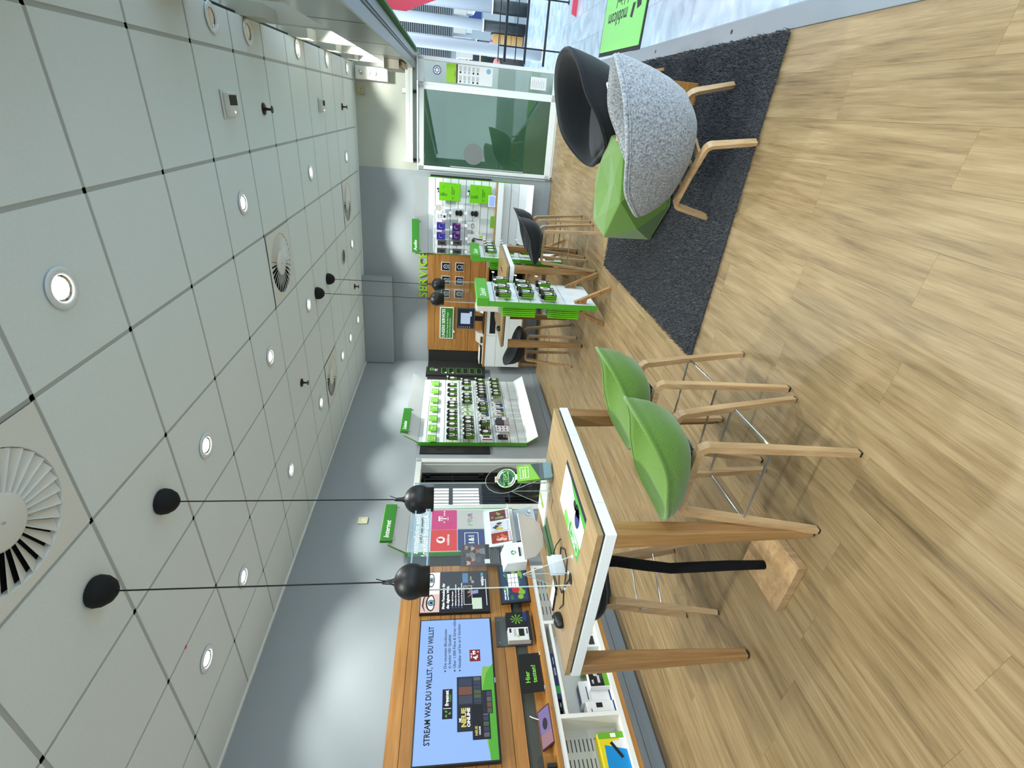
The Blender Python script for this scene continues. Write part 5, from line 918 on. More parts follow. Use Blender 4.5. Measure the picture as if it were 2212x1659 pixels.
for t in (0.17, 1.90):
    for d in (0.09, 0.44): MB().hexa([(t-0.035, 0.0, d-0.02), (t+0.005, 0.0, d-0.02), (t+0.005, 0.0, d+0.02), (t-0.035, 0.0, d+0.02), (t-0.03, 0.34, d-0.03), (t+0.03, 0.34, d-0.03), (t+0.03, 0.34, d+0.03), (t-0.03, 0.34, d+0.03)]).obj('leg', 'leg_oak', ct)
mo = thing('monitor', 'computer monitor with dark desktop on the service counter', 'monitor', mw=BW(0.975, 1.03, 0.34)); MB().box(-0.192, 0.192, 0.165, 0.49, -0.02, 0).obj('bezel', mat('monitor_grey', '4A4C4F', 0.5), mo, bevel=0.004); MB().box(-0.175, 0.175, 0.185, 0.475, 0, 0.0006).obj('screen', emi('desk_dark', '1A2438', 0.3), mo); w_ = MB().box(-0.10, 0.10, 0.25, 0.42, 0.0006, 0.0012).obj('window', emi('desk_window', 'AFC3DA', 0.5), mo); MB().box(0.04, 0.13, 0.225, 0.265, 0.0012, 0.0016).obj('window', M['desk_window'], mo)
for k in range(6): MB().box(-0.165, -0.152, 0.44-k*0.038, 0.452-k*0.038, 0.0006, 0.0012).obj('desk_icon', M['desk_window'], mo)
MB().box(-0.045, 0.045, 0.02, 0.30, -0.05, -0.02).obj('stand', BLACK, mo, bevel=0.004); MB().box(-0.12, 0.12, 0, 0.018, -0.12, 0.06).obj('foot', BLACK, mo, bevel=0.004)
kb = thing('keyboard', 'black keyboard lying before the monitor', 'keyboard', mw=BW(0.95, 1.031, 0.43)); MB().box(-0.21, 0.21, 0, 0.018, -0.05, 0.06).obj('body', BLACK, kb, bevel=0.003)
for r in range(4):
    for q in range(12): MB().box(-0.20+q*0.0335, -0.172+q*0.0335, 0.018, 0.022, -0.04+r*0.024, -0.02+r*0.024).obj('key', CHAR, kb)
prn = thing('card_printer', 'pale grey desk device left of the monitor on the service counter', 'printer', mw=BW(0.60, 1.031, 0.30)); MB().hexa([(-0.12, 0, -0.12), (0.12, 0, -0.12), (0.12, 0, 0.10), (-0.12, 0, 0.10), (-0.09, 0.13, -0.11), (0.11, 0.14, -0.11), (0.11, 0.08, 0.06), (-0.08, 0.07, 0.06)]).obj('body', mat('device_grey', 'B5AFA6', 0.5), prn, bevel=0.006); MB().box(-0.06, 0.06, 0.02, 0.05, 0.09, 0.103).obj('slot', CHAR, prn)
prn2 = thing('desk_phone_rest', 'pale angled device right of the monitor on the service counter', 'printer', mw=BW(1.17, 1.031, 0.28)); MB().hexa([(-0.09, 0, -0.09), (0.09, 0, -0.09), (0.09, 0, 0.09), (-0.09, 0, 0.09), (-0.08, 0.17, -0.08), (0.07, 0.17, -0.08), (0.07, 0.13, 0.0), (-0.08, 0.13, 0.0)]).obj('body', mat('device_pale', 'C8C6C2', 0.5), prn2, bevel=0.006)
lt_ = thing('letter_tray', 'low white letter tray with a black lid at the left end of the counter', 'tray', mw=BW(0.30, 1.031, 0.32)); MB().box(-0.15, 0.15, 0, 0.012, -0.14, 0.14).obj('tray', WHITE, lt_); MB().box(-0.15, 0.15, 0.012, 0.05, -0.14, -0.13).obj('wall', WHITE, lt_); MB().box(-0.13, 0.13, 0.0125, 0.045, -0.12, 0.12).obj('black_lid', BLACK, lt_, bevel=0.003); MB().box(-0.15, 0.15, 0.05, 0.062, -0.14, 0.13).obj('sheet_stack', PAPER, lt_)
# ---------------------------------------------------------------- audio panel on the back wall
tag(MB().box(2.034, 3.302, 1.01, 2.016, 0.001, 0.022).obj('dark_backing', DARKB, mw=FB), 'flat dark board on the back wall behind the audio panel', 'board')
ap = fold_panel('audio_display', 'white audio panel on the back wall with headphones and green bags', FB, 2.045, 3.262, 0.53, 2.05, 0.06, 2.255, 0.19, [1.934, 1.809, 1.681, 1.554, 1.427, 1.300, 1.173, 1.045, 0.80, 0.668], (0.31, 0.19))
top_sign(FB, 2.062, 2.604, 2.192, 2.31, 0.22, 'Audio', 'green sign reading Audio on the back wall', 0.0, 0.07)
sh = thing('panel_shelf', 'white shelf with oak top on the audio panel', 'shelf', mw=FB); MB().box(2.05, 3.262, 0.815, 0.910, 0.062, 0.25).obj('box', WHITE, sh, bevel=0.002); MB().box(2.05, 3.262, 0.910, 0.936, 0.062, 0.25).obj('top', 'table_oak', sh)
def bag(t, z, lb):
    x = thing('shopping_bag', lb, 'bag', 0, 0, 'green bags on the audio panel', mw=BW(t, z, 0.15)); MB().hexa([(-0.135, -0.175, -0.04), (0.135, -0.175, -0.04), (0.135, -0.175, 0.0), (-0.135, -0.175, 0.0), (-0.14, 0.175, -0.025), (0.14, 0.175, -0.025), (0.142, 0.175, 0.0), (-0.142, 0.175, 0.0)]).obj('body', 'bag_green', x, bevel=0.004); PD = mat('bag_print', '1E2A18', 0.6)
    text('mobilcom', 0.034, PD, x, (0.015, -0.035, 0.001), bold=0.0); text('debitel', 0.030, PD, x, (-0.002, -0.066, 0.001), bold=0.0)
    for k in range(3): a = k*2.094+0.5; MB().prism([(-0.095+0.004*math.cos(a), -0.05+0.004*math.sin(a)), (-0.095+0.022*math.cos(a+0.4), -0.05+0.022*math.sin(a+0.4)), (-0.095+0.024*math.cos(a), -0.05+0.024*math.sin(a)), (-0.095+0.014*math.cos(a-0.5), -0.05+0.014*math.sin(a-0.5))], 0.0005, 0.0012).obj('logo_mark', PD, x)
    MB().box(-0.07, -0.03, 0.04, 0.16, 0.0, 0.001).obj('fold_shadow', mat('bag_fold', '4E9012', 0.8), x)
    for a in (-0.01, 0.03): MB().box(a-0.012, a+0.018, 0.176, 0.21, -0.02, -0.005).obj('handle', CHAR, x)
    add_hook(ap, t, z+0.205, 0.06); return x
bag(3.062, 1.695, 'green shopping bag, the upper of two on the audio panel'); bag(3.058, 1.19, 'green shopping bag, the lower of two on the audio panel')
def ap_item(kind, t, z, lb, w, h):
    x = thing('audio_pack', lb, 'pack', 0, 0, 'packs on the audio panel', mw=BW(t, z, 0.165)); hw, hh = w/2, h/2
    if kind == 'violet' or kind == 'purple':
        MB().box(-hw, hw, -hh, hh, -0.05, 0).obj('carton', mat('violet_box', '33308A', 0.35) if kind == 'violet' else mat('purple_box', '3E1E5C', 0.35), x, bevel=0.002); MB().tube([(0.024*math.cos(q), 0.0+0.030*math.sin(q), 0.001) for q in [0.6+k*0.35 for k in range(10)]], 0.006, 6).obj('headset_print', mat('glow_violet', '8A8AE0', 0.4), x); MB().box(hw-0.02, hw-0.004, -hh+0.01, 0, 0, 0.001).obj('pink_print', mat('pink_glow', 'B0507A', 0.4), x)
    elif kind == 'dark': MB().box(-hw, hw, -hh, hh, -0.04, 0).obj('carton', mat('gun_box', '48484A', 0.5), x, bevel=0.002); MB().ell(0.0, -0.02, 0.018, 0.028, 0, 0.002, 14).obj('earbud_print', INK, x); MB().ell(0.005, 0.025, 0.014, 0.012, 0, 0.002, 12).obj('earbud_print', INK, x); MB().box(-hw+0.006, hw-0.006, -hh+0.004, -hh+0.009, 0, 0.001).obj('edge_line', GREYP, x)
    elif kind == 'white': MB().box(-hw, hw, -hh, hh, -0.03, 0).obj('carton', BX, x); MB().box(-0.02, 0.02, -0.055, -0.02, 0, 0.002).obj('print', INK, x); MB().tube([(-0.012, 0.0, 0.001), (-0.01, 0.03, 0.001)], 0.004, 6).obj('print', INK, x); MB().tube([(0.014, 0.0, 0.001), (0.012, 0.03, 0.001)], 0.004, 6).obj('print', INK, x); MB().box(-hw, hw, -hh, -hh+0.006, 0, 0.001).obj('edge_line', INK, x)
    elif kind == 'red': MB().box(-hw, hw, -hh, hh, -0.02, 0).obj('carton', mat('pale_pack', 'D2CCC8', 0.5), x); MB().prism([(-0.02, -0.02), (0.01, -0.025), (0.02, 0.02), (-0.01, 0.03)], 0, 0.002).obj('print', GREYP, x); MB().box(hw-0.012, hw, -hh, -hh+0.02, 0, 0.0015).obj('red_corner', mat('orange_red', 'C8503A', 0.5), x)
    elif kind == 'buds': MB().box(-hw, hw, -hh, hh, -0.012, -0.006).obj('card', mat('pale_card', 'C9CACB', 0.5), x); MB().ell(0.0, 0.012, 0.042, 0.030, -0.006, 0.012, 18).obj('earpad', INK, x); MB().ell(0.0, -0.045, 0.046, 0.036, -0.006, 0.012, 18).obj('earpad', INK, x); MB().box(-hw, hw, -hh, hh, 0.012, 0.0128).obj('blister', 'clear_acrylic', x)
    elif kind == 'grey': MB().box(-hw, hw, -hh, hh, -0.012, 0).obj('card', mat('pale_card', 'C9CACB', 0.5), x); MB().ell(0, 0, 0.045, 0.03, 0, 0.003, 16).obj('print', mat('mid_grey', '8C8E90', 0.5), x); MB().ell(0, -0.005, 0.025, 0.016, 0.003, 0.004, 14).obj('print', GREYP, x)
    elif kind == 'headset': MB().box(-hw, hw, -hh, hh, -0.012, 0).obj('card', mat('pale_card', 'C9CACB', 0.5), x); MB().ell(-0.03, 0.055, 0.026, 0.028, 0, 0.012, 18).obj('earcup', mat('brown_black', '3A2E2C', 0.5), x); MB().tube([(-0.005, 0.065, 0.006), (0.015, 0.04, 0.006), (0.0, -0.0, 0.006), (-0.005, -0.10, 0.006)], [0.005, 0.006, 0.008, 0.009], 7).obj('boom', INK, x); MB().box(0.03, 0.06, -0.12, -0.05, 0, 0.001).obj('green_print', LIME, x)
    MB().box(-0.02, 0.02, hh+0.008, hh+0.036, 0.02, 0.023).obj('price_tag', TXTW, x); add_hook(ap, t, z+hh+0.01, 0.06)
ap_item('red', 2.804, 1.855, 'small pale pack with red corner, top row right', 0.10, 0.13); ap_item('white', 2.672, 1.812, 'white earbud box with black edge, top row', 0.10, 0.16)
ap_item('buds', 2.742, 1.556, 'clear pack with two black ear pads, upper', 0.14, 0.21); ap_item('buds', 2.750, 1.297, 'clear pack with two black ear pads, lower', 0.14, 0.21)
ap_item('violet', 2.513, 1.832, 'violet headphone box, upper right of four', 0.125, 0.14); ap_item('violet', 2.354, 1.832, 'violet headphone box, upper left of four', 0.125, 0.14); ap_item('purple', 2.510, 1.572, 'purple headphone box, lower right of four', 0.13, 0.14); ap_item('purple', 2.366, 1.572, 'purple headphone box, lower left of four', 0.125, 0.14)
ap_item('dark', 2.24, 1.805, 'dark grey earbud box, upper right of four', 0.085, 0.16); ap_item('dark', 2.110, 1.812, 'dark grey earbud box, upper left of four', 0.085, 0.16); ap_item('dark', 2.255, 1.545, 'dark grey earbud box, lower right of four', 0.085, 0.16); ap_item('dark', 2.110, 1.548, 'dark grey earbud box, lower left of four', 0.085, 0.16)
ap_item('grey', 2.552, 1.302, 'pale pack with grey print in the middle of the audio panel', 0.13, 0.19); ap_item('headset', 2.34, 1.225, 'large pale pack with brown and black headset', 0.15, 0.31); ap_item('grey', 2.12, 1.30, 'pale pack half hidden behind the far accessory stand', 0.10, 0.16)
tb2 = thing('tablet', 'small tablet with pale blue screen standing on the audio shelf', 'tablet', mw=tilt(BW(2.968, 0.937, 0.20), -0.15)); MB().box(-0.09, 0.09, 0.004, 0.118, -0.008, 0).obj('body', WHITE, tb2, bevel=0.002); MB().box(-0.08, 0.08, 0.014, 0.108, 0, 0.0006).obj('screen', emi('tablet_blue', '8FA8F0', 0.6), tb2); MB().box(-0.05, 0.05, 0.0, 0.05, -0.05, -0.008).obj('prop', BLACK, tb2)
gb = thing('leaflet_stack', 'small green leaflet stack on the audio shelf', 'leaflet', mw=BW(2.637, 0.937, 0.20)); MB().box(-0.095, 0.095, 0, 0.068, -0.02, 0).obj('stack', BXG, gb); MB().box(-0.10, 0.10, 0, 0.012, -0.03, 0.008).obj('foot', BXG, gb)
# ---------------------------------------------------------------- floor stands with packs and bags
def stand(cx, cy, name):
    Fm = Matrix(((0, 0, 1, cx), (1, 0, 0, cy), (0, 1, 0, 0), (0, 0, 0, 1)))
    t = thing('display_stand', name, 'display stand', 0, 0, 'green and white accessory floor stands', mw=Fm)
    w = 0.320; gz = [1.275]+[1.20-0.1235*k for k in range(7)]
    gz = [1.262, 1.20, 1.077, 0.953, 0.830, 0.706, 0.583, 0.460, 0.135]
    for a, b in zip(gz, gz[1:]): MB().box(-w+0.012, w-0.012, b+0.003, a-0.003, -0.010, 0).obj('slat', WHITE, t)
    MB().box(-w+0.012, w-0.012, 0.135, 1.262, -0.042, -0.010).obj('core', M['panel_core'], t); MB().box(-w+0.012, w-0.012, 0.135, 1.262, -0.050, -0.042).obj('back_board', WHITE, t)
    for sx in (-1, 1): MB().box(min(sx*w, sx*(w-0.012)), max(sx*w, sx*(w-0.012)), 0.13, 1.262, -0.052, 0.001).obj('edge_strip', GREEN, t)
    MB().box(-w-0.002, w+0.002, 1.262, 1.385, -0.054, 0.035).obj('header', GREEN, t, bevel=0.002); text('Zubehör', 0.085, mat('pale_letter', 'CDE6C4', 0.5), t, (-w+0.06, 1.318, 0.0355), shear=0.2, align='LEFT', bold=0.01, sx=0.8)
    for sx in (-1, 1):
        for f in (1, -1):
            x = sx*0.25; z1 = 0.0 if f > 0 else -0.052
            o = MB().prism([(z1, 0.36), (z1+f*0.018, 0.365), (z1+f*0.19, 0.02), (z1+f*0.185, 0.0), (z1+f*0.150, 0.0), (z1+f*0.055, 0.235), (z1, 0.24)], x-0.022, x+0.022).obj('foot_leg', 'leg_oak', t, rot=(0, 0, 0))
            for v in o.data.vertices: a, b, c = v.co; v.co = (c, b, a)
            o.data.flip_normals()
            for q in (0.33, 0.28): MB().cyl((x-0.0225, q, z1+f*0.025), (x-0.0235, q, z1+f*0.025), 0.006, n=8).obj('bolt', BLACK, t)
    return t, Fm
SA, FA = stand(-1.70, 4.925, 'near accessory floor stand before the far high table'); SB, FBs = stand(-1.76, 6.755, 'far accessory floor stand behind the far high table')
GS = 'packs on the floor stands'
for (Sx, Fx, nm, rws) in ((SA, FA, 'near', [(1.115, (0.14, -0.10, -0.26) if False else (-0.235, -0.055, 0.20), 'hook'), (0.875, (-0.20, -0.03, 0.13), 'hook'), (0.645, (-0.25, -0.10, 0.13), 'hook')]), (SB, FBs, 'far', [(1.115, (-0.22, -0.08, 0.09, 0.22), 'oval'), (0.875, (-0.20, -0.05, 0.10), 'oval'), (0.645, (-0.20, 0.0, 0.18), 'hook')])):
    for r, (z, xs, kd) in enumerate(rws):
        for q, xx in enumerate(xs):
            add_hook(Sx, xx, z+0.080, 0.0); col = ('left', 'middle', 'right', 'far right')[q]
            for lay in range(2 if nm == 'far' else 3):
                sfx = ('front pack', 'second pack', 'third pack')[lay]
                dup(PR[kd], '%s on the %s hook, %s row of the %s floor stand' % (sfx, col, ('upper', 'middle', 'lower')[r], nm), mw=Fx @ Matrix.Translation((xx, z, 0.085-lay*0.020)) @ Matrix.Diagonal((1.2, 1, 1, 1)), group=GS)
def hung_bag(Fx, x, z, d, h, lb):
    t = thing('shopping_bag', lb, 'bag', 0, 0, 'green bags behind the floor stands', mw=Fx @ Matrix.Translation((x, z, d)))
    MB().hexa([(-0.15, -h, -0.008), (0.15, -h, -0.008), (0.15, -h, 0.008), (-0.15, -h, 0.008), (-0.155, 0, -0.004), (0.155, 0, -0.004), (0.155, 0, 0.006), (-0.155, 0, 0.006)]).obj('body', 'bag_green', t, bevel=0.003); MB().box(-0.05, 0.05, 0.0, 0.035, -0.003, 0.003).obj('handle', TXTW, t)
for Fx, nm in ((FA, 'near'), (FBs, 'far')):
    for r, (z, h) in enumerate(((1.115, 0.35), (0.63, 0.33))):
        for k in range(5): hung_bag(Fx, -0.13, z, -0.075-k*0.022, h, 'green bag %s from the board, %s bunch behind the %s floor stand' % (ORD[k], ('upper', 'lower')[r], nm))
for k in PR: hide_proto(PR[k])
# ---------------------------------------------------------------- things on the near high table (top at z = 1.03)
TZ = 1.0305
dm = thing('desk_mat', 'green, white and black advert mat on the near high table', 'desk mat', (-1.698, 1.710, TZ), math.radians(90))
# local x runs along the far-near side, y towards the table middle
def dmx(pts, z0, z1, m, n): return MB().prism(pts, z0, z1).obj(n, m, dm)
dmx([(-0.212, -0.143), (0.212, -0.143), (0.212, 0.143), (-0.212, 0.143)], 0, 0.0012, PAPER, 'sheet'); dmx([(-0.212, -0.143), (0.212, -0.143), (0.212, -0.112), (-0.212, -0.112)], 0.0012, 0.0018, INK, 'black_band')
G1 = mat('mat_print_green', '3E9A3A', 0.5); G2 = mat('mat_print_light', '6CB84A', 0.5)
dmx([(-0.212, -0.112), (0.10, -0.112), (0.03, -0.085), (-0.06, -0.06), (-0.13, -0.08), (-0.212, -0.07)], 0.0012, 0.0017, G1, 'green_wave'); dmx([(-0.212, 0.143), (-0.212, 0.055), (-0.02, 0.06), (-0.005, 0.10), (-0.02, 0.143)], 0.0012, 0.0017, G1, 'green_field'); dmx([(0.0, 0.143), (0.0, 0.09), (0.08, 0.08), (0.10, 0.11), (0.09, 0.143)], 0.0012, 0.0016, G2, 'green_field')
for a, b, c, d in ((-0.19, -0.04, 0.123, 0.126), (-0.19, -0.04, 0.065, 0.068), (-0.19, -0.187, 0.065, 0.126), (-0.043, -0.04, 0.065, 0.126)): dmx([(a, c), (b, c), (b, d), (a, d)], 0.0017, 0.0022, TXTW, 'frame_line')
text('FLEX', 0.034, TXTW, dm, (-0.115, 0.108, 0.0020), bold=0.01); text('IM BESTEN NETZ', 0.017, TXTW, dm, (-0.115, 0.080, 0.0020))
for (x, y, w, h, m) in ((-0.10, -0.03, 0.040, 0.052, NAVY), (-0.08, -0.062, 0.034, 0.030, INK), (-0.035, -0.055, 0.030, 0.022, INK), (-0.125, -0.055, 0.016, 0.012, TXTW), (-0.055, -0.02, 0.018, 0.03, mat('pale_cloth', 'D4D8E4', 0.6))): dm_ = MB().ell(x, y, w, h, 0.0017, 0.0022, 18).obj('picture_shape', m, dm)
for k in range(4): dmx([(0.03, 0.06-k*0.018), (0.15-0.02*(k % 2), 0.06-k*0.018), (0.15-0.02*(k % 2), 0.063-k*0.018), (0.03, 0.063-k*0.018)], 0.0012, 0.0016, GREYP, 'print_line')
np2 = thing('notepad', 'white writing pad on the far side of the near high table', 'notepad', (-2.115, 2.235, TZ), math.radians(8)); MB().box(-0.15, 0.15, -0.105, 0.105, 0, 0.012).obj('sheets', PAPER, np2)
pn = thing('pen', 'lime green pen lying on the white writing pad', 'pen', (-2.15, 2.25, TZ+0.0165), math.radians(86)); MB().cyl((-0.068, 0, 0), (0.055, 0, 0), 0.0045, n=10).obj('barrel', LIME, pn); MB().cyl((0.055, 0, 0), (0.070, 0, 0), 0.0045, 0.001, 10).obj('tip', GREYP, pn); MB().box(-0.065, -0.03, -0.001, 0.001, 0.0045, 0.006).obj('clip', LIME, pn)
ms = thing('computer_mouse', 'black computer mouse at the near corner of the high table', 'mouse', (-2.335, 1.535, TZ), math.radians(115))
mp = []
for f, z in ((0.9, 0.0), (1.0, 0.008), (0.98, 0.02), (0.80, 0.034), (0.45, 0.041), (0.1, 0.043)): mp.append([(0.062*f*math.cos(a), 0.034*f*math.sin(a)*(1.0 if abs(math.cos(a)) < 0.6 else 0.92), z) for a in [2*PI*k/24 for k in range(24)]])
MB().rings(mp, cap0=True, cap1=True).obj('body', BLACK, ms, smooth=True); MB().box(0.02, 0.04, -0.004, 0.004, 0.034, 0.043).obj('wheel', CHAR, ms); MB().box(-0.01, 0.002, -0.008, 0.004, 0.0405, 0.0435).obj('light', mat('mouse_light', 'C8DCF0', 0.3, emit=0.5), ms)
cbl = MB().tube([(-2.277, 1.562, TZ+0.012), (-2.22, 1.545, TZ+0.004), (-2.16, 1.575, TZ+0.004), (-2.05, 1.60, TZ+0.004), (-1.97, 1.62, TZ+0.004), (-1.96, 1.68, TZ+0.004), (-2.02, 1.75, TZ+0.004), (-2.14, 1.72, TZ+0.004), (-2.22, 1.66, TZ+0.004), (-2.20, 1.60, TZ+0.004), (-2.10, 1.57, TZ+0.004), (-2.012, 1.54, TZ+0.004)], 0.0032, 7).obj('mouse_cable', BLACK, smooth=True); tag(cbl, 'black mouse cable looped on the table to the round cable hole', 'cable')
ph = thing('phone', 'white topped phone lying on the left side of the near high table', 'phone', (-2.36, 1.715, TZ), math.radians(5)); MB().box(-0.10, 0.10, -0.036, 0.036, 0, 0.010).obj('body', BLACK, ph, bevel=0.003); MB().box(-0.085, 0.096, -0.033, 0.033, 0.010, 0.0106).obj('white_sheet', PAPER, ph)
# upright acrylic guard
gd = thing('acrylic_guard', 'clear acrylic guard with mirrored distance notice on the near high table', 'screen', mw=Matrix(((0.03, 0, 1, -1.995), (1, 0, -0.03, 1.86), (0, 1, 0, TZ), (0, 0, 0, 1))))
# local x: towards the camera, y: up, z: towards the room (+x)
MB().box(-0.36, 0.36, 0.28, 0.812, -0.0025, 0.0025).box(-0.36, -0.22, 0.004, 0.28, -0.0025, 0.0025).box(0.24, 0.36, 0.004, 0.28, -0.0025, 0.0025).obj('sheet', 'clear_acrylic', gd)
for x in (-0.36, 0.36): MB().box(x-0.0015, x+0.0015, 0.004, 0.812, -0.0028, 0.0028).obj('bright_edge', mat('edge_pale', 'C4D2CE', 0.3), gd)
MB().box(-0.36, 0.36, 0.700, 0.812, 0.0027, 0.0033).obj('notice_strip', 'tinted_strip', gd)
SKY = mat('strip_blue', '9DB6C4', 0.5)
for y in (0.712, 0.790): MB().box(-0.36, 0.25, y-0.004, y+0.004, 0.0034, 0.0038).obj('notice_line', SKY, gd)
for x in (-0.30, 0.0, 0.25): MB().box(x-0.004, x+0.004, 0.700, 0.812, 0.0034, 0.0038).obj('notice_line', SKY, gd)
text('Bitte mindestens', 0.040, TXTW, gd, (-0.02, 0.775, 0.0040), bold=0.012, mirror=True); text('1m Abstand halten!', 0.044, TXTW, gd, (0.0, 0.728, 0.0040), bold=0.012, mirror=True); text('Hinweis: max. 1,50 m', 0.020, INK, gd, (0.0, 0.750, 0.0041), bold=0.0, mirror=True)
for x in (-0.29, 0.29):
    o = MB().prism([(0.0, 0.0), (0.0, 0.235), (-0.004, 0.235), (-0.13, 0.003), (-0.13, 0.0)], x-0.002, x+0.002).obj('foot', 'clear_acrylic', gd)
    for v in o.data.vertices: a, b, c = v.co; v.co = (c, b, a)
    o = MB().prism([(0.0, 0.0), (0.0, 0.235), (0.004, 0.235), (0.13, 0.003), (0.13, 0.0)], x-0.002, x+0.002).obj('foot', 'clear_acrylic', gd)
    for v in o.data.vertices: a, b, c = v.co; v.co = (c, b, a)
    EP = mat('edge_pale', 'C4D2CE', 0.3)
    for s_ in (-1, 1): MB().cyl((x, 0.236, s_*0.002), (x, 0.002, s_*0.131), 0.0016, n=6).obj('foot_edge', EP, gd)
    MB().cyl((x, 0.236, 0), (x, 0.002, 0), 0.0016, n=6).obj('foot_edge', EP, gd)
    for s_ in (-1, 0, 1): MB().cyl((x, 0.0, s_*0.125), (x, 0.006, s_*0.125), 0.010, n=12).obj('foot_disc', mat('clear_disc', 'D2D8D8', 0.2), gd)
cd = thing('card_holder', 'two white cards on a clear stand on the near high table', 'cards', mw=Matrix(((-0.05, 0, 1, -2.045), (1, 0, 0.05, 1.66), (0, 1, 0, TZ), (0, 0, 0, 1)))); MB().box(-0.07, 0.055, 0.012, 0.085, -0.003, 0).obj('card', mat('card_blue_white', 'D4DAE4', 0.6), cd); MB().box(-0.065, 0.06, 0.004, 0.060, 0.001, 0.004).obj('card', M['card_blue_white'], cd); MB().box(-0.06, 0.05, 0.0, 0.004, -0.03, 0.03).obj('base', 'clear_acrylic', cd)
gl = thing('green_reflection', 'dark green sheet painted as the reflection on the near high table', 'sheet', mw=Matrix.Translation((-2.235, 1.985, TZ)) @ Matrix.Rotation(math.radians(2), 4, 'Z')); MB().hexa([(-0.07, -0.17, 0.0), (0.06, -0.17, 0.0), (0.06, 0.17, 0.0), (-0.07, 0.17, 0.0), (-0.07, -0.17, 0.003), (0.06, -0.17, 0.003), (0.06, 0.17, 0.003), (-0.07, 0.17, 0.003)]).obj('sheet', mat('reflection_green', '2C5A34', 0.35), gl); MB().box(-0.004, 0.004, -0.165, 0.165, 0.003, 0.006).obj('dark_stripe', INK, gl)  # dark green reflection on the tabletop, painted as a thin sheet
cb2 = MB().tube([(-1.99, 1.78, TZ+0.003), (-2.02, 1.76, TZ+0.03), (-2.10, 1.74, TZ+0.045), (-2.20, 1.70, TZ+0.03), (-2.30, 1.66, TZ+0.006)], 0.003, 7).obj('black_cable', BLACK, smooth=True); tag(cb2, 'thin black cable rising over the green reflection sheet on the table', 'cable')
wk = thing('acrylic_sheet', 'milky half-round acrylic sheet standing on the left edge of the near table', 'panel', mw=Matrix(((0, 0, 1, -2.33), (1, 0, 0, 2.12), (0, 1, 0, TZ), (0, 0, 0, 1)))); MB().prism([(-0.19, 0.150), (-0.17, 0.075), (-0.10, 0.020), (0.0, 0.004), (0.09, 0.014), (0.15, 0.05), (0.19, 0.145)], -0.002, 0.002).obj('sheet', mat('milky', 'BDB2A6', 0.35, alpha=0.78), wk); MB().box(-0.19, 0.19, 0.146, 0.150, -0.003, 0.003).obj('bright_edge', TXTW, wk); MB().box(-0.10, 0.05, 0.0, 0.006, -0.03, 0.03).obj('foot', 'clear_acrylic', wk)
# brochure holder with badge and oval head
bh = thing('brochure_holder', 'clear brochure holder with round green MEGA badge on the near high table', 'holder', mw=Matrix(((0.43, 0, 0.903, -1.84), (0.903, 0, -0.43, 2.165), (0, 1, 0, TZ), (0, 0, 0, 1))) @ Matrix.Rotation(-0.30, 4, 'X'))
MB().box(-0.062, 0.062, 0.0, 0.004, -0.05, 0.05).box(-0.062, 0.062, 0.0, 0.075, 0.030, 0.032).box(-0.062, 0.062, 0.0, 0.24, -0.030, -0.028).box(-0.062, -0.060, 0, 0.09, -0.03, 0.03).box(0.060, 0.062, 0, 0.09, -0.03, 0.03).obj('clear_pocket', 'clear_acrylic', bh)
MB().ell(-0.005, 0.30, 0.085, 0.115, -0.034, -0.031, 32).obj('oval_head', clear('smoky_clear', (0.62, 0.60, 0.57), 0.07), bh); MB().tube([(-0.005+0.085*math.cos(q/32*2*PI), 0.30+0.115*math.sin(q/32*2*PI), -0.0325) for q in range(33)], 0.0015, 5, cap=False).obj('oval_edge', M['edge_pale'], bh)
bg_ = MB().ell(0, 0.285, 0.060, 0.060, -0.028, -0.025, 36).box(-0.017, 0.017, 0.215, 0.355, -0.028, -0.0251).obj('badge', TXTW, bh); MB().ell(0, 0.285, 0.055, 0.055, -0.025, -0.0243, 36).obj('badge_ring', mat('badge_green', '2F6B3C', 0.5), bg_); MB().ell(0, 0.285, 0.036, 0.036, -0.0243, -0.0237, 28).obj('badge_core', mat('badge_dark', '1F3A38', 0.5), bg_); MB().box(-0.058, 0.058, 0.268, 0.302, -0.0237, -0.0228).obj('badge_band', mat('badge_light', '6FB45A', 0.5), bg_); text('MEGA!', 0.036, INK, bg_, (0, 0.285, -0.0226), bold=0.02); MB().box(-0.012, 0.012, 0.335, 0.352, -0.025, -0.024).obj('badge_face', mat('badge_skin', 'B08A70', 0.6), bg_)
for k in range(14):
    a = 0.5+k*0.16 if k < 7 else 3.65+(k-7)*0.16; MB().box(-0.0028, 0.0028, -0.004, 0.004, 0, 0.0006).obj('badge_letter', TXTW, bg_, (0.0455*math.cos(a), 0.285+0.0455*math.sin(a), -0.0243), a+PI/2)
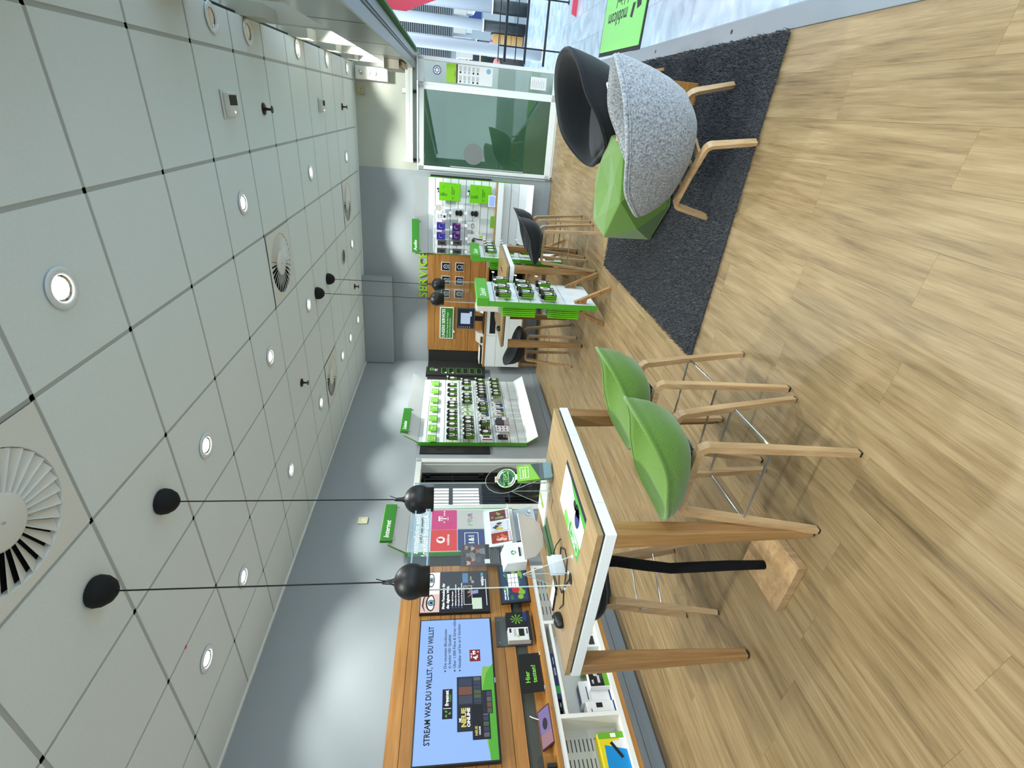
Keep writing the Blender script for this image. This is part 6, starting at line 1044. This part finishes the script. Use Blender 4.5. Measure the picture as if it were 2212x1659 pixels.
for k in range(3):
    br_ = thing('brochure', ('front green brochure with white frame in the clear holder', 'second green brochure in the clear holder', 'rear green brochure in the clear holder')[k], 'leaflet', 0, 0, 'brochures in the clear holder', mw=bh.matrix_world @ Matrix.Translation((0, 0.006, 0.020-k*0.012))); MB().box(-0.05, 0.05, 0, 0.205, -0.004, 0).obj('sheet', mat('brochure_green', '6FA82E', 0.5), br_); MB().prism([(-0.05, 0.0), (0.05, 0.0), (0.05, 0.12), (-0.05, 0.07)], 0, 0.0008).obj('dark_field', mat('brochure_dark', '33403E', 0.5), br_); MB().box(-0.05, 0.05, 0, 0.045, 0.0008, 0.0014).obj('photo_field', mat('brochure_teal', '5E7A80', 0.5), br_)
    for q in (MB().box(-0.035, 0.035, 0.185, 0.187, 0, 0.001), MB().box(-0.035, 0.035, 0.135, 0.137, 0, 0.001), MB().box(-0.035, -0.033, 0.135, 0.187, 0, 0.001), MB().box(0.033, 0.035, 0.135, 0.187, 0, 0.001), MB().box(-0.028, 0.02, 0.165, 0.170, 0, 0.001), MB().box(-0.028, 0.026, 0.152, 0.157, 0, 0.001)): q.obj('frame_line', TXTW, br_)
# things on the far high table
mg = thing('acrylic_guard', 'clear acrylic guard on the far high table', 'screen', mw=Matrix(((0.02, 0, 1, -2.02), (1, 0, -0.02, 5.78), (0, 1, 0, TZ), (0, 0, 0, 1)))); MB().box(-0.36, 0.36, 0.28, 0.812, -0.0025, 0.0025).box(-0.36, -0.22, 0.004, 0.28, -0.0025, 0.0025).box(0.24, 0.36, 0.004, 0.28, -0.0025, 0.0025).obj('sheet', 'clear_acrylic', mg); MB().box(-0.36, 0.36, 0.70, 0.812, 0.0027, 0.0033).obj('notice_strip', 'tinted_strip', mg)
for x in (-0.36, 0.36): MB().box(x-0.0015, x+0.0015, 0.004, 0.812, -0.0028, 0.0028).obj('bright_edge', M['edge_pale'], mg)
for x in (-0.29, 0.29): MB().box(x-0.002, x+0.002, 0, 0.012, -0.12, 0.12).obj('foot', 'clear_acrylic', mg)
m2 = dup(ms, 'black computer mouse on the far high table', (-2.38, 5.50, TZ), math.radians(100)); bk_ = thing('ring_binder', 'white and blue binder standing on the far high table', 'binder', (-2.12, 5.62, TZ), math.radians(4)); MB().box(-0.04, 0.04, -0.15, 0.15, 0, 0.30).obj('cover', PAPER, bk_, bevel=0.003); MB().box(0.0402, 0.0408, -0.15, 0.15, 0.19, 0.21).obj('blue_band', mat('band_blue', '2E58A0', 0.5), bk_)
tr2 = thing('device', 'dark device behind the binder on the far high table', 'phone', (-2.15, 5.95, TZ), math.radians(10)); MB().hexa([(-0.10, -0.09, 0), (0.10, -0.09, 0), (0.10, 0.09, 0), (-0.10, 0.09, 0), (-0.09, -0.08, 0.10), (0.05, -0.08, 0.04), (0.05, 0.08, 0.04), (-0.09, 0.08, 0.10)]).obj('body', BLACK, tr2, bevel=0.004); MB().box(-0.05, 0.03, -0.06, 0.06, 0.075, 0.085).obj('screen', CHAR, tr2)
gs2 = thing('desk_slot_cover', 'small black cable slot plate on the far high table', 'plate', (-1.72, 5.80, TZ)); MB().box(-0.012, 0.012, -0.10, 0.10, 0, 0.0012).obj('plate', BLACK, gs2)
# ---------------------------------------------------------------- the mall outside
mf = struct(MB().box(0.578, 12, -4, 30, -0.12, -0.012).obj('floor_mall', mat('mall_bed', '7C8288', 0.6)))
tile_me = MB().box(0, 0.2985, 0, 0.5985, -0.012, 0).mesh('stone_tile', 'mall_marble')
for i in range(7):
    for j in range(20): link('stone_tile', tile_me, mf, (0.5795+i*0.30, 2.3+j*0.60, 0))
dm2 = thing('door_mat', 'green entrance mat with black lettering outside the threshold', 'mat', (0.99, 5.86, 0.0), math.radians(-1.5)); MB().box(-0.395, 0.41, -0.725, 0.725, 0, 0.007).obj('rubber_edge', BLACKM, dm2, bevel=0.002); MB().box(-0.36, 0.38, -0.69, 0.69, 0.007, 0.012).obj('pile', 'mat_green', dm2)
for s_, xx, yy in (('mobilcom', -0.075, -0.10), ('debitel', 0.075, -0.13)): text(s_, 0.170, INK, dm2, (xx, yy-0.06, 0.0125), bold=0.012, rz=PI/2, align='LEFT')
for k in range(3):
    a = k*2.094+0.2; MB().prism([(-0.0+0.02*math.cos(a), -0.40+0.02*math.sin(a)), (0.14*math.cos(a+0.45), -0.40+0.14*math.sin(a+0.45)), (0.17*math.cos(a), -0.40+0.17*math.sin(a)), (0.09*math.cos(a-0.6), -0.40+0.09*math.sin(a-0.6))], 0.012, 0.0132).obj('logo_mark', INK, dm2)
ra = thing('railing', 'dark steel railing crossing the mall beyond the mat', 'railing', (0, 8.87, 0)); RB = mat('rail_black', '20242E', 0.4, 0.3)
for z, r in ((1.01, 0.008), (0.91, 0.020), (0.745, 0.008), (0.60, 0.018), (0.30, 0.018)): MB().cyl((0.62, 0, z), (3.6, 0, z), r, n=10).obj('rail', RB, ra)
for x in (0.83, 1.45, 2.07, 2.69, 3.31): MB().cyl((x, 0, 0), (x, 0, 1.0), 0.011, n=8).obj('post', RB, ra); MB().cyl((x, 0, 0), (x, 0, 0.012), 0.03, n=12).obj('base_plate', RB, ra)
def column(x, y, r, lb, split=0.95):
    t = thing('column', lb, 'column', (x, y, 0), 0, 'round columns in the mall'); MB().cyl((0, 0, 0), (0, 0, split), r, n=28, m=0).obj('dark_casing', mat('casing_dark', '23292C', 0.45), t, smooth=False); MB().cyl((0, 0, split), (0, 0, 5.0), r*0.97, n=28).obj('shaft', mat('column_grey', 'A6ABB2', 0.5), t); MB().lathe([(r, split-0.02), (r+0.012, split-0.02), (r+0.012, split+0.01), (r, split+0.01)], 28).obj('collar', TXTW, t)
    for ch in t.children:
        for p in ch.data.polygons: p.use_smooth = abs(p.normal.z) < 0.5
column(2.05, 14.1, 0.14, 'round column on the right, half hidden by the red banner', 0.83); column(1.68, 14.2, 0.115, 'round column with dark foot, second from the right', 1.02); column(1.37, 14.95, 0.088, 'round column by the wooden kiosk', 1.14); column(0.95, 11.0, 0.10, 'pale round column just beyond the glass front', 0.02)
lv = thing('louvre_screen', 'dark grey louvred screen behind the mall columns', 'louvre', (0, 16.4, 0)); LVM = mat('louvre_grey', '7E868A', 0.4, 0.4)
lv_me = MB().hexa([(0.9, -0.01, 0), (4.2, -0.01, 0), (4.2, 0.05, 0.02), (0.9, 0.05, 0.02), (0.9, -0.01, 0.018), (4.2, -0.01, 0.018), (4.2, 0.05, 0.038), (0.9, 0.05, 0.038)]).mesh('louvre_slat', LVM)
for k in range(44): link('louvre_slat', lv_me, lv, (0, 0, 1.80+k*0.05))
MB().box(0.9, 4.2, 0.06, 0.09, 1.78, 4.1).obj('back_sheet', mat('louvre_back', '2A2D2E', 0.8), lv)
fs_ = thing('shop_fascia', 'white fascia boxes of the shops across the mall', 'sign', (0, 15.4, 0))
for x0, x1 in ((1.30, 1.52), (1.62, 1.92), (2.02, 2.35)): MB().box(x0, x1, 0, 0.3, 1.40, 1.72).obj('light_box', mat('fascia_white', 'E4F0F4', 0.5, emit=0.35), fs_); MB().box(x0, x1, -0.01, 0.3, 1.24, 1.39).obj('grey_band', mat('fascia_grey', 'B5BAC0', 0.5), fs_)
bx2 = MB().box(0.97, 1.01, 12.73, 12.77, 0.0, 1.28).box(0.88, 1.10, 12.6, 12.9, 1.28, 1.60).box(0.86, 1.12, 12.58, 12.9, 1.60, 1.64).obj('light_box_sign', M['fascia_white']); tag(bx2, 'pale square light box beside the far end of the glass front', 'sign')
shp = struct(MB().box(0.5, 5.5, 17.0, 17.1, 0, 4.5).obj('wall_mall_far', mat('mall_wall', '9EA8AE', 0.6)))
for (x0, x1, z0_, z1, c, lb) in ((2.05, 2.42, 0.95, 1.30, '1E50B8', 'blue shop poster with a white shape across the mall'),):
    x = thing('shop_poster', lb, 'poster', (0, 16.95, 0)); MB().box(x0, x1, 0, 0.03, z0_, z1).obj('sheet', mat('poster_blue', c, 0.4, emit=0.2), x); MB().prism([(x1-0.13, -0.01), (x1-0.02, -0.01)], 0, 0.01) if False else None; MB().hexa([(x1-0.22, -0.004, 1.18), (x1-0.08, -0.004, 1.10), (x1-0.02, -0.004, 1.20), (x1-0.1, -0.004, 1.27), (x1-0.22, 0.0, 1.18), (x1-0.08, 0.0, 1.10), (x1-0.02, 0.0, 1.20), (x1-0.1, 0.0, 1.27)]).obj('white_shape', TXTW, x)
dk = thing('shop_window', 'dark shop windows with pale frames across the mall', 'window', (0, 15.9, 0)); MB().box(0.85, 1.55, 0.0, 0.05, 0.0, 1.36).obj('dark_glass', mat('dark_glass', '1C2A2E', 0.15), dk)
for z in (0.98, 1.30): MB().box(0.85, 1.55, -0.03, 0.0, z-0.02, z+0.02).obj('frame_bar', mat('frame_cream', 'C9B795', 0.5), dk)
for x in (1.0, 1.28): MB().box(x-0.018, x+0.018, -0.03, 0.0, 0.2, 1.36).obj('frame_bar', TXTW, dk)
ks = thing('kiosk', 'light oak kiosk panels beyond the railing', 'kiosk', (0, 14.35, 0))
for k, (a, b) in enumerate(((0.02, 0.30), (0.31, 0.56), (0.57, 0.76))): MB().box(1.13, 1.56, 0, 0.25, a, b).obj('oak_panel', mat('kiosk_oak', 'C49A5C', 0.5), ks)
MB().box(1.10, 1.13, -0.02, 0.25, 0, 0.86).obj('dark_post', BLACK, ks); MB().box(1.56, 1.58, -0.02, 0.25, 0, 0.80).obj('dark_post', BLACK, ks)
kb2 = thing('product_box', 'small white and violet box on the kiosk', 'box', (1.36, 14.45, 0.7605)); MB().box(-0.10, 0.02, -0.04, 0.04, 0, 0.07).obj('carton', PAPER, kb2); MB().box(0.02, 0.08, -0.04, 0.04, 0, 0.06).obj('violet_end', mat('violet', '9A5AA0', 0.5), kb2)
pk = thing('pink_bundle', 'small pink and white bundle low on the floor beside the kiosk', 'bundle', (0.97, 13.9, 0)); MB().lathe([(0.0, 0.0), (0.10, 0.01), (0.13, 0.20), (0.11, 0.42), (0.05, 0.56), (0.0, 0.60)], 16).obj('dark_body', CHAR, pk, smooth=True); MB().lathe([(0.0, -0.09), (0.07, -0.06), (0.095, 0.0), (0.07, 0.06), (0.0, 0.09)], 14, c=(-0.02, -0.02, 0.66)).obj('pink_part', mat('bundle_pink', 'B07A74', 0.7), pk, smooth=True); MB().lathe([(0.0, -0.06), (0.05, -0.03), (0.06, 0.0), (0.04, 0.05), (0.0, 0.06)], 12, c=(-0.09, 0.0, 0.70)).obj('white_part', PAPER, pk, smooth=True)
wb_ = thing('white_cloth_bag', 'white bag with black patches hanging by the kiosk edge', 'bag', (1.13, 14.05, 0.0)); MB().hexa([(-0.12, -0.03, 0.0), (0.12, -0.03, 0.04), (0.12, 0.03, 0.04), (-0.12, 0.03, 0.0), (-0.05, -0.01, 0.46), (0.06, -0.01, 0.40), (0.06, 0.01, 0.40), (-0.05, 0.01, 0.46)]).obj('cloth', PAPER, wb_, bevel=0.01); 
for a, b, r in ((0.02, 0.12, 0.05), (-0.04, 0.25, 0.035), (0.03, 0.30, 0.03)): MB().lathe([(0.0, -0.002), (r, -0.002), (r, 0.002), (0.0, 0.002)], 14, c=(a, b, 0)).obj('black_patch', INK, wb_, rot=(PI/2, 0, 0), loc=(0, -0.034, 0))
# hanging red banner with white marks, and the red pole panel
rb_ = thing('red_banner', 'red banner with rows of small white marks hanging in the mall', 'banner', (1.36, 8.3, 0)); BR = mat('banner_red', 'D8475A', 0.6)
MB().prism([(-0.33, 2.34), (-0.27, 2.20), (0.35, 0.62), (0.90, 0.62), (0.90, 2.9), (-0.33, 2.9)], -0.004, 0.004).obj('cloth', BR, rb_, rot=(PI/2, 0, 0)); MK = mat('banner_mark', 'F0C4C8', 0.6)
for r in range(14):
    for c in range(5):
        x = -0.16+r*0.052+c*0.11-0.03*(c % 2); z = 2.32-r*0.125
        if x > -0.27+(2.20-z)*0.392+0.05 and z > 0.7: MB().box(x-0.006, x+0.006, -0.0062, -0.0045, z-0.05, z+0.02).obj('mark', MK, rb_)
rp = thing('red_board', 'narrow red board standing on the mall floor beyond the mat', 'sign', (1.33, 8.25, 0)); MB().hexa([(-0.13, -0.015, 0.0), (0.7, -0.015, 0.0), (0.7, 0.015, 0.0), (-0.13, 0.015, 0.0), (-0.10, -0.015, 0.07), (0.7, -0.015, 0.07), (0.7, 0.015, 0.07), (-0.10, 0.015, 0.07)]).obj('board', BR, rp); MB().box(0.2, 0.24, -0.05, 0.05, 0.0, 0.01).obj('foot', CHROME, rp)
